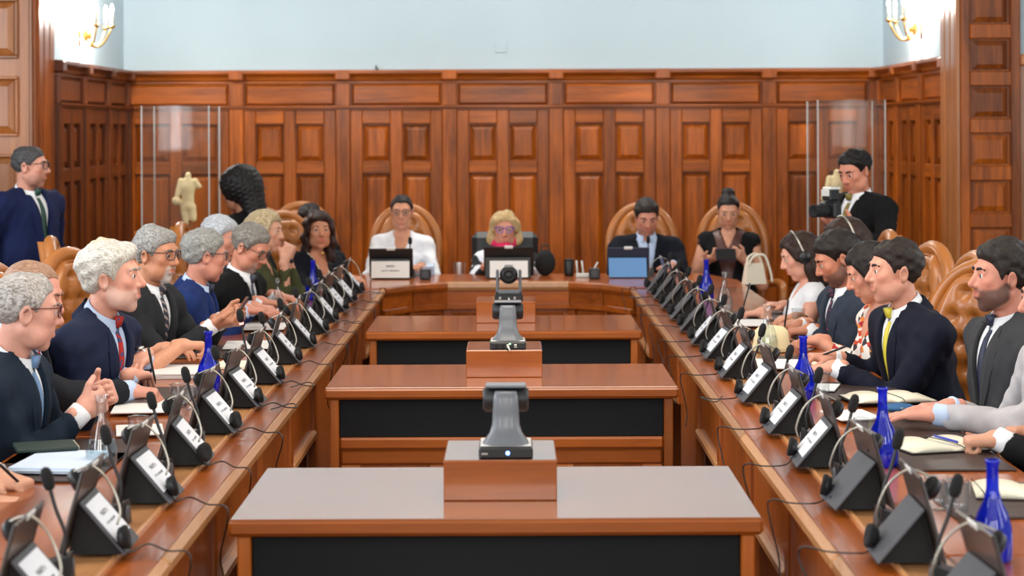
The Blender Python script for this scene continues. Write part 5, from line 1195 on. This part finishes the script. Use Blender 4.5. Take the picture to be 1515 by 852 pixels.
# ------------------------------------------------------------------ who sits where
NAVY = cloth((34, 44, 76)); NAVYD = cloth((20, 25, 38)); CHAR = cloth((52, 54, 58)); CHARD = cloth((38, 41, 48)); BLUE = cloth((34, 60, 128)); SLATE = cloth((62, 74, 90)); GREYS = cloth((92, 96, 102)); PALE = cloth((178, 175, 178))
MIDN = cloth((22, 27, 48)); BLACK = cloth((20, 20, 23)); INKB = cloth((24, 38, 88)); TEALN = cloth((26, 44, 64))
WSH = cloth((232, 234, 238), .7); BSH = cloth((186, 204, 232), .7); LIL = cloth((196, 186, 214), .7)
TRED = patterned('red_dotted_silk', [(0, (176, 36, 28)), (.72, (60, 70, 110))], 70); TYEL = plain('yellow_silk', (214, 200, 62), .45); TBLU = plain('steel_blue_silk', (104, 138, 178), .5); TSTR = striped('striped_silk', (38, 40, 56), (150, 130, 126), 11)
TDRK = patterned('dark_spotted_silk', [(0, (38, 32, 56)), (.85, (128, 60, 80))], 90); TGRN = plain('dark_green_silk', (28, 66, 54), .5); TGRY = plain('grey_silk', (58, 64, 78), .5); TOLI = plain('olive_silk', (120, 104, 40), .5); TNVY = plain('navy_silk', (30, 36, 62), .5)
FLOR = patterned('floral_print', [(0, (236, 230, 222)), (.45, (196, 66, 34)), (.62, (236, 230, 222)), (.74, (58, 44, 46)), (.84, (226, 140, 66)), (.92, (170, 40, 44))], 42)
WBLK = patterned('white_black_print', [(0, (232, 236, 246)), (.62, (22, 22, 28))], 14); LACE = patterned('cream_lace', [(0, (228, 214, 196)), (.7, (160, 140, 124))], 90)
DN, FW = (0, 0, -1), None
def hnd(x, y, d, dr, pose, n=(0, 0, -1), back=.075):
    dr = unit(dr); return (np.array(W(x, y, d)) - dr * back, dr, pose, n)
def hpos(x, y, d): return tuple(W(x, y, d))
def watch(root, p, ax, mat=SILV):
    e = None; M = Matrix.Translation(Vector(p)) @ Vector(ax).to_track_quat('Z', 'Y').to_matrix().to_4x4()
    o = MB().lathe([(.0355, -.010), (.0375, -.010), (.0375, .010), (.0355, .010)], 18, M, cap=False); me = o.mesh('watch_strap', mat)
    w = link('watch_strap', me, None, root); w.matrix_parent_inverse = root.matrix_world.inverted() if False else Matrix.Translation(root.location) .inverted(); w.matrix_parent_inverse = (Matrix.Translation(root.location) @ Matrix.Rotation(root.rotation_euler.z, 4, 'Z')).inverted()
    d = MB().lathe([(0, 0), (.017, 0), (.017, .007), (0, .008)], 16, M @ Matrix.Translation((0, .035, 0)) @ Matrix.Rotation(R(-90), 4, 'X'), cap=False); f = link('watch_face', d.mesh('watch_face', SILV), None, root); f.matrix_parent_inverse = w.matrix_parent_inverse
GREYH = dict(col=(132, 130, 126), col2=(196, 194, 190)); WHITEH = dict(col=(168, 164, 154), col2=(222, 218, 208))
def chair_for(p, label, back=.0, turn=0, dz=0.0, side=0.0):
    th = p.rotation_euler.z + R(turn); f = Vector((-math.sin(th), math.cos(th), 0)); r = Vector((math.cos(th), math.sin(th), 0)); q = Vector(p.location) - f * back + r * side
    return chair(q.x, q.y, math.degrees(th), label, dz)
# ---- left row, from the near end
p, _, _ = person('person at the near left edge, only the hands with a pen in view', hpos(-150, 470, 5.25), -90, 14, hair=dict(GREYH), wear=dict(jacket=CHARD, shirt=WSH, tie=TDRK), hands={'R': hnd(15, 742, 5.05, (1, .1, -.1), 'rest'), 'L': hnd(28, 712, 5.2, (1, -.3, -.25), 'write')}, detail=1.3)
pen(tuple(W(38, 722, 5.2)), 60, -50, BLK, 'dark pen in the hand at the near left edge')
p, _, _ = person('grey-haired man in dark navy suit and glasses with clasped hands, nearest on the left', hpos(38, 460, 5.95), -94, 14, 26, -6, hair=dict(col=(120, 112, 104), col2=(196, 190, 186), vol=.008, recede=.01, seed=4), glasses=(96, 36, 34), skin=(214, 156, 136), wear=dict(jacket=TEALN, shirt=WSH, tie=TBLU), belly=.02, wd=1.08,
    hands={'R': hnd(146, 592, 6.02, (.62, .72, .3), 'clasp', (-.7, .6, .1)), 'L': hnd(160, 578, 6.14, (.72, -.5, .42), 'clasp', (-.5, -.8, .0))})
chair_for(p, 'tan tufted leather armchair of the man with clasped hands', .0)
p, _, _ = person('man with thin reddish hair in charcoal suit writing behind the clasped hands', hpos(47, 436, 6.45), -90, 14, -2, -16, hair=dict(col=(128, 92, 70), col2=(176, 140, 116), vol=.002, recede=.03, amp=.001, style='bald'), skin=(216, 150, 130), wear=dict(jacket=CHARD, shirt=BSH, tie=TRED),
    hands={'R': hnd(222, 578, 6.75, (1, .15, -.12), 'write'), 'L': hnd(165, 585, 6.95, (1, -.2, -.1), 'rest')})
pen(tuple(W(229, 566, 6.78)), 30, -12, BLK, 'dark pen held upright by the man writing on the left')
chair_for(p, 'tan tufted leather armchair behind the man with thin reddish hair', .0, -6)
p, _, _ = person('white-haired bearded man in navy suit and red tie leaning on folded arms', hpos(166, 411, 6.9), -104, 17, 10, 2, hair=dict(col=(156, 150, 140), col2=(224, 220, 210), vol=.02, amp=.006, freq=60, low=-.085), skin=(216, 156, 134), beard=dict(col=(214, 200, 190), k=.36), wear=dict(jacket=NAVY, shirt=BSH, tie=TRED, vw=.075), wd=1.12, belly=.03,
    hands={'R': hnd(205, 552, 6.95, (.25, 1, -.1), 'rest'), 'L': hnd(200, 534, 6.98, (-.2, -1, -.15), 'rest')}, hs=1.04)
watch(p, W(206, 527, 7.05), (.2, 1, .15))
chair_for(p, 'tan tufted leather armchair behind the white-haired bearded man', .02, -10)
p, _, _ = person('fair-haired person in navy hidden behind the bearded man, bare forearm forward', hpos(163, 400, 7.6), -90, 13, 5, -5, fem=True, hair=dict(col=(176, 164, 136), col2=(212, 204, 180), vol=.016), skin=(212, 150, 118), wear=dict(top=NAVYD, sleeve='short', neck='v'),
    hands={'R': hnd(296, 508, 7.75, (1, .15, .0), 'write'), 'L': hnd(268, 514, 7.95, (.9, -.3, 0), 'rest')})
chair_for(p, 'tan tufted leather armchair of the fair-haired person', .02, -4)
p, _, _ = person('grey-haired man with glasses, goatee and striped tie holding a phone', hpos(231, 376, 8.4), -110, 13, -4, -6, hair=dict(col=(104, 102, 98), col2=(176, 174, 170), vol=.014), beard=dict(col=(206, 200, 194), w=.6, k=.9), glasses=(30, 34, 44), skin=(200, 138, 106), wear=dict(jacket=CHAR, shirt=WSH, tie=TSTR),
    hands={'R': hnd(338, 476, 8.35, (1, .1, .15), 'hold', (0, .3, .9)), 'L': hnd(350, 468, 8.55, (1, -.2, .1), 'hold', (-.2, -.9, .3))})
e = empty('mobile_phone', tuple(W(352, 458, 8.4)), R(-70)); tag(e, 'black mobile phone in the hands of the man with the goatee', 'phone'); e.rotation_euler = (R(55), 0, R(-75))
MB().box((-.036, -.075, -.004), (.036, .075, .004), .003).build('phone_body', BLK, e); MB().box((-.033, -.07, .004), (.033, .07, .0046)).build('screen', SCRN, e)
chair_for(p, 'tan tufted leather armchair behind the man with the goatee', .03, -6)
p, _, _ = person('man in bright blue suit with grey hair turned away to his neighbour', hpos(303, 378, 9.15), -90, 15, 22, -8, hair=dict(col=(112, 112, 108), col2=(170, 168, 162), vol=.017, low=-.085), glasses=(50, 50, 54), skin=(206, 140, 118), wear=dict(jacket=BLUE, shirt=BSH, tie=TNVY),
    hands={'R': hnd(385, 458, 9.2, (1, .1, -.1), 'rest'), 'L': hnd(395, 455, 9.45, (1, -.3, -.1), 'rest')}, detail=1.2)
chair_for(p, 'tan tufted leather armchair behind the man in bright blue', .03, -6)
p, _, _ = person('grey-haired man in black suit and glasses bending over his papers', hpos(370, 366, 9.8), -108, 20, -6, -30, hair=dict(col=(92, 86, 80), col2=(150, 144, 136), vol=.012, recede=.008), glasses=(60, 40, 40), beard=dict(col=(170, 156, 146), w=.7, k=.7), skin=(206, 138, 112), wear=dict(jacket=BLACK, shirt=WSH, tie=TGRY),
    hands={'R': hnd(405, 447, 9.8, (1, .2, -.15), 'rest'), 'L': hnd(428, 440, 10.1, (1, -.2, -.2), 'rest')}, detail=1.3)
chair_for(p, 'tan tufted leather armchair behind the man bending over papers', .03)
p, _, _ = person('white-haired man half hidden between the blue suit and the black suit', hpos(326, 352, 10.5), -90, 6, -18, -12, hair=dict(col=(150, 152, 156), col2=(206, 210, 216), vol=.016), skin=(206, 144, 120), wear=dict(jacket=NAVYD, shirt=WSH, tie=TGRY), detail=1.4)
chair_for(p, 'tan tufted leather armchair of the half hidden white-haired man', .03)
p, _, _ = person('blonde woman in olive green with hands folded before her chin', hpos(392, 341, 11.0), -90, 12, -14, -6, fem=True, hair=dict(col=(142, 118, 84), col2=(206, 188, 152), style='long', len=.10, vol=.012), skin=(214, 158, 132), wear=dict(top=cloth((92, 96, 58)), sleeve='mid', neck='v', legs=BLACK),
    hands={'R': hnd(427, 364, 11.0, (.35, .35, 1), 'clasp', (-.3, .8, 0)), 'L': hnd(430, 364, 11.12, (.35, -.2, 1), 'clasp', (-.3, -.8, 0))}, detail=1.4)
watch(p, W(424, 383, 11.02), (.3, .2, 1), BLKM)
chair_for(p, 'tan tufted leather armchair behind the blonde woman in olive', .05)
p, _, _ = person('woman with wavy dark brown hair in navy blazer at the far left corner', hpos(471, 341, 12.2), -140, 8, -24, 2, fem=True, hair=dict(col=(44, 26, 22), col2=(84, 50, 42), style='long', len=.19, vol=.02, lamp=.008, lfreq=80), skin=(204, 140, 108), lips=(.75, .25, .25), wear=dict(jacket=NAVYD, top=LACE, vz=.12, vw=.085, neck='v', nz=.26, nw=.07),
    hands={'R': (np.array([-1.10, 11.78, .785]), (1, -.3, -.1), 'rest'), 'L': (np.array([-1.05, 12.05, .785]), (1, -.5, -.1), 'rest')}, detail=1.4)
b = MB().ball((0, 0, 0), (.013, .006, .013), 10, 6); o = b.build('necklace_pendant', GOLD, p); o.location = (0, .125, .93)
chair_for(p, 'tan tufted leather armchair behind the woman with wavy brown hair', .05)
p, _, _ = person('dark-haired person almost hidden behind the woman in the navy blazer', hpos(458, 326, 13.7), -165, 4, 0, -20, fem=True, hair=dict(col=(34, 26, 24), col2=(60, 46, 42), vol=.014), skin=(204, 144, 116), wear=dict(top=BLACK, sleeve='long', neck='round'), detail=1.6)
chair_for(p, 'tan tufted leather armchair of the almost hidden dark-haired person', .05)
chair(W(424, 330, 12.75).x, 12.75, -140, 'empty tan leather armchair behind the blonde woman')
chair(-2.02, 9.6, -80, 'empty tan leather armchair standing back from the left row near the dark wainscot')
# standing on the left
p, _, _ = person('man in royal blue suit with glasses standing at the left edge', hpos(45, 244, 10.9), -118, 2, 24, -2, hair=dict(col=(58, 54, 54), col2=(120, 120, 122), vol=.005), glasses=(30, 30, 34), skin=(208, 148, 126), stub=.5, stand=True, wear=dict(jacket=INKB, shirt=WSH, tie=TGRN, legs=INKB, vz=.04), wd=1.1, detail=1.2)
p, _, _ = person('woman with big black curly hair in black, seen from behind the left row', hpos(352, 283, 11.7), 60, 12, 0, -14, fem=True, hair=dict(col=(14, 12, 12), col2=(30, 26, 25), style='afro', vol=.02), skin=(150, 98, 74), stand=True, wear=dict(top=BLACK, sleeve='long', neck='round', legs=BLACK), detail=1.4,
    hands={'R': (np.array([-1.93, 12.12, .80]), (-.6, .3, -.6), 'rest'), 'L': (np.array([-2.1, 11.7, .80]), (-.6, .3, -.6), 'rest')})
# ---- head table
p, _, _ = person('woman with dark tied hair, glasses and white v-neck blouse at the head table', hpos(594, 314, 13.15), 180, 4, 0, -4, fem=True, hair=dict(col=(26, 20, 20), col2=(52, 42, 40), style='pony', vol=.006, recede=.018), glasses=(120, 90, 80), skin=(206, 146, 116), wear=dict(top=WSH, sleeve='mid', neck='v', nz=.26, nw=.06), hs=.98,
    hands={'R': (np.array([-.9, 12.8, .80]), (.4, -1, 0), 'rest'), 'L': (np.array([-.62, 12.8, .80]), (-.4, -1, 0), 'rest')}, detail=1.3)
chair_for(p, 'tan tufted leather armchair behind the woman in the white blouse', .10)
p, _, _ = person('blonde woman with blue-rimmed glasses and pink scarf at the head table centre', hpos(746, 340, 13.15), 180, 4, 0, -4, fem=True, hair=dict(col=(150, 116, 70), col2=(226, 200, 150), style='long', len=.08, vol=.016), glasses=(70, 50, 200), skin=(214, 150, 124), wear=dict(top=WBLK, sleeve='long', neck='v', nz=.34, nw=.08), hs=1.03,
    hands={'R': (np.array([-.18, 12.78, .80]), (.4, -1, 0), 'rest'), 'L': (np.array([.10, 12.78, .80]), (-.4, -1, 0), 'rest')}, detail=1.3)
sc_ = sdf_mesh([rc((-.06, .02, 0), (0, .075, -.03), .028, .032, .02), rc((.06, .02, 0), (0, .075, -.03), .028, .032, .02), rc((-.06, .02, 0), (-.03, -.06, .015), .028, .026, .02), rc((.06, .02, 0), (.03, -.06, .015), .028, .026, .02), rc((0, .075, -.03), (.01, .09, -.09), .03, .03, .02)], .009, wave(.003, 120, 5))
o = link('scarf', np_mesh('scarf', sc_[0], sc_[1], plain('hot_pink_knit', (232, 40, 96), .8)), None, p); o.location = (0, .015, .945); o.scale = (1.1, 1.1, 1.1)
e = empty('office_chair', (p.location.x, p.location.y + .16, 0), R(180)); tag(e, 'black leather office chair behind the blonde woman at the centre', 'chair')
MB().box((-.235, -.06, .5), (.235, .02, 1.0), .05).build('backrest', plain('black_leather', (34, 38, 42), .4), e); MB().box((-.24, -.02, .36), (.24, .42, .46), .03).build('seat', plain('black_leather', (34, 38, 42), .4), e); MB().lathe([(.03, .08), (.03, .36)], 10).build('gas_column', BLK, e)
for a in range(5): MB().tube([(0, 0, .08), (.26 * math.cos(R(72 * a)), .26 * math.sin(R(72 * a)), .05)], .022).build('foot', BLK, e)
p, _, _ = person('dark-haired man in navy jacket and open pale shirt looking down at a tablet', hpos(956, 322, 13.15), 180, 8, 4, -26, hair=dict(col=(40, 32, 28), col2=(70, 58, 50), vol=.014, recede=.008), skin=(208, 142, 118), stub=.25, wear=dict(jacket=NAVYD, shirt=BSH, vz=.06, vw=.075), hs=.98,
    hands={'R': (np.array([.83, 12.8, .80]), (.4, -1, 0), 'rest'), 'L': (np.array([1.08, 12.8, .80]), (-.4, -1, 0), 'rest')}, detail=1.3)
chair_for(p, 'tan tufted leather armchair behind the man with the sky blue tablet', .10)
p, _, _ = person('woman with high bun in black sleeveless vest reading her phone', hpos(1077, 314, 13.2), 170, 2, 6, -20, fem=True, hair=dict(col=(24, 18, 17), col2=(50, 38, 34), style='bun', vol=.006, recede=.016), skin=(208, 150, 122), wear=dict(jacket=BLACK, jsleeve='none', top=plain('plum_brown_satin', (84, 50, 44), .4), neck='v', nz=.38, nw=.06, vz=.0, vw=.11, legs=plain('rust_trousers', (168, 80, 34), .8)), hs=.96,
    hands={'R': hnd(1055, 383, 12.95, (.5, -.7, .25), 'hold', (.2, .3, .9)), 'L': hnd(1092, 378, 12.95, (-.5, -.6, .45), 'hold', (-.7, .1, .4))}, detail=1.3)
e = empty('mobile_phone', tuple(W(1073, 378, 12.9)), 0); tag(e, 'dark mobile phone in the hands of the woman with the bun', 'phone'); e.rotation_euler = (R(60), 0, R(4))
MB().box((-.07, -.045, -.005), (.07, .045, .005), .003).build('phone_body', plain('dark_violet_case', (34, 28, 48), .4), e); MB().box((-.064, -.04, .005), (.064, .04, .0056)).build('screen', SCRN, e)
chair_for(p, 'tan tufted leather armchair of the woman with the bun, seen past her shoulder', .12, 14, side=-.10)
# ---- right row, from the near end
p, _, _ = person('person at the near right edge, only a fist and a black sleeve in view', hpos(1625, 470, 5.6), 90, 10, hair=dict(col=(40, 34, 30)), wear=dict(jacket=BLACK, shirt=WSH, tie=TNVY), hands={'L': hnd(1437, 655, 5.68, (-1, .1, -.08), 'fist'), 'R': hnd(1500, 640, 5.95, (-1, -.2, -.1), 'rest')}, detail=1.3)
p, _, _ = person('man in pale grey jacket at the right edge with hands folded on papers', hpos(1556, 447, 6.1), 100, 10, -2, -4, hair=dict(col=(70, 52, 40), vol=.010), skin=(214, 150, 130), wear=dict(jacket=PALE, shirt=BSH, vz=.06, vw=.08), hands={'L': hnd(1348, 616, 6.12, (-1, .12, -.02), 'flat'), 'R': hnd(1372, 606, 6.32, (-1, -.1, -.02), 'flat')})
chair_for(p, 'tan tufted leather armchair of the man in pale grey', .0)
p, _, _ = person('bearded dark-haired man in grey suit and navy tie sitting upright', hpos(1480, 414, 6.6), 104, 6, -8, 0, hair=dict(col=(30, 24, 22), col2=(66, 56, 50), vol=.020, amp=.005, low=-.06), beard=dict(col=(50, 40, 36), k=.85), skin=(208, 142, 120), wear=dict(jacket=cloth((72, 74, 78)), shirt=WSH, tie=TNVY), detail=1.0,
    hands={'L': (np.array([1.60, 6.52, .66]), (-.9, .4, -.3), 'rest'), 'R': (np.array([1.60, 6.74, .66]), (-1, -.3, -.3), 'rest')})
chair_for(p, 'tan tufted leather armchair between the yellow-tie man and the bearded man', -.02, 20, .0)
p, _, _ = person('dark-haired young man in midnight suit and yellow tie holding a pen', hpos(1322, 406, 7.3), 104, 16, -6, -2, hair=dict(col=(36, 27, 23), col2=(64, 50, 43), vol=.010), skin=(214, 152, 128), stub=.2, wear=dict(jacket=MIDN, shirt=WSH, tie=TYEL), wd=1.08,
    hands={'R': hnd(1204, 530, 7.6, (-1, -.05, .05), 'write'), 'L': hnd(1204, 548, 7.25, (-1, .25, -.12), 'flat')}, brow=(30, 22, 18))
pen(tuple(W(1203, 532, 7.58)), -10, 68, BLK, 'black pen in the hand of the man with the yellow tie')
chair_for(p, 'tan tufted leather armchair right behind the man with the yellow tie', .02, 28, .0)
o = MB().ball((0, 0, 0), (.009, .004, .006), 8, 5).build('lapel_pin', plain('red_enamel', (200, 40, 40), .3), p); o.location = (-.075, .155, .90)
p, _, _ = person('dark-haired woman in floral blouse half hidden beside the yellow-tie man', hpos(1287, 407, 8.0), 100, 14, -8, -22, fem=True, hair=dict(col=(26, 20, 19), col2=(52, 42, 40), style='long', len=.06, vol=.012), skin=(212, 146, 120), wear=dict(top=FLOR, sleeve='mid', neck='v'),
    hands={'L': hnd(1185, 506, 8.15, (-1, .1, -.05), 'write'), 'R': hnd(1178, 510, 8.4, (-1, -.2, -.1), 'rest')})
chair_for(p, 'tan tufted leather armchair of the woman in the floral blouse', .02)
p, _, _ = person('dark-haired bearded man in slate suit writing with head bowed', hpos(1237, 386, 8.65), 104, 13, -8, -26, hair=dict(col=(28, 22, 20), col2=(56, 46, 42), vol=.015), skin=(200, 132, 104), beard=dict(col=(52, 40, 34), k=.75), wear=dict(jacket=SLATE, shirt=WSH, tie=TDRK),
    hands={'L': hnd(1172, 492, 8.75, (-1, .1, -.1), 'write'), 'R': hnd(1160, 486, 8.95, (-1, -.1, -.1), 'write')}, detail=1.15)
pen(tuple(W(1159, 488, 8.9)), 0, 8, BLK, 'black pen held upright by the man in the slate suit')
chair_for(p, 'tan tufted leather armchair of the man in the slate suit', .03)
p, hq6, M6 = person('brown-haired person with headset hidden behind the man in the slate suit', hpos(1250, 362, 9.35), 90, 6, 20, -10, fem=True, hair=dict(col=(46, 30, 24), col2=(86, 58, 44), style='long', len=.08, vol=.014), skin=(206, 146, 116), wear=dict(top=BLACK, sleeve='long', neck='round'), detail=1.4)
p, hq7, M7 = person('woman in white sleeveless top wearing a headset and writing', hpos(1183, 381, 9.8), 90, 10, 6, -20, fem=True, hair=dict(col=(44, 28, 23), col2=(84, 56, 44), style='long', len=.15, vol=.012), skin=(222, 162, 138), wear=dict(top=WSH, sleeve='none', neck='round', legs=BLACK),
    hands={'L': hnd(1104, 466, 9.75, (-1, .1, -.1), 'write'), 'R': hnd(1140, 452, 10.0, (-1, -.3, .1), 'rest')}, detail=1.25)
pen(tuple(W(1098, 458, 9.75)), 10, 16, BLK, 'black pen in the hand of the woman in white')
chair_for(p, 'tan tufted leather armchair of the woman in white', .05)
for hq_, M_, l in ((hq6, M6, 'headset worn by the brown-haired person behind the slate suit'), (hq7, M7, 'headset worn by the woman in the white sleeveless top')):
    e = empty('headset', tuple(hq_(0, 0, 0))); tag(e, l, 'headset'); o0 = Vector(hq_(0, 0, 0)); L_ = lambda *c: Vector(hq_(*c)) - o0
    MB().tube([L_(.103 * math.cos(R(a)), .0, .012 + .124 * math.sin(R(a))) for a in range(0, 181, 12)], .006, 7).build('headband', HB, e)
    for s in (-1, 1):
        Mx = Matrix.Translation(L_(s * .100, -.0, .0)) @ Matrix(M_.tolist()).to_4x4() @ Matrix.Rotation(R(90 * s), 4, 'Y')
        cup = MB().lathe([(.034, -.012), (.036, 0), (.03, .012), (.0, .016)], 16, Mx, cap=False).build('earcup', BLK, e); MB().lathe([(.03, -.022), (.037, -.016), (.034, -.010)], 16, Mx, cap=False).build('ear_pad', PADM, cup)
# photographer
p, _, _ = person('photographer in black suit standing behind the right row, looking down at a camera', hpos(1264, 256, 10.9), 125, 4, 6, -22, hair=dict(col=(18, 15, 15), col2=(40, 34, 32), vol=.013, recede=.010, amp=.005), skin=(204, 136, 110), stand=True, wear=dict(jacket=BLACK, shirt=WSH, tie=TOLI, legs=BLACK, vz=.08),
    hands={'R': hnd(1224, 322, 10.62, (-.6, -.5, .6), 'hold', (.2, -.5, -.2)), 'L': hnd(1240, 330, 10.5, (-.7, -.3, .5), 'hold', (-.2, .5, .8))}, detail=1.25)
e = empty('photo_camera', tuple(W(1228, 312, 10.5)), R(125)); tag(e, 'black camera with flash in the hands of the standing photographer', 'camera')
MB().box((-.065, -.03, -.045), (.065, .03, .045), .01).build('camera_body', BLK, e); MB().lathe([(.034, 0), (.036, .02), (.034, .09), (.037, .1), (.028, .1), (.02, .09), (0, .088)], 16, Matrix.Translation((0, .03, -.005)) @ Matrix.Rotation(R(-90), 4, 'X'), cap=False).build('lens', BLKM, e)
fl_ = MB().box((-.035, -.04, .05), (.035, .035, .115), .008).build('flash_unit', BLK, e); MB().box((-.03, .035, .075), (.03, .042, .112), .002).build('flash_window', WHT, fl_); MB().box((-.033, -.05, .11), (.033, .03, .125), .004).build('bounce_card', WHT, fl_)
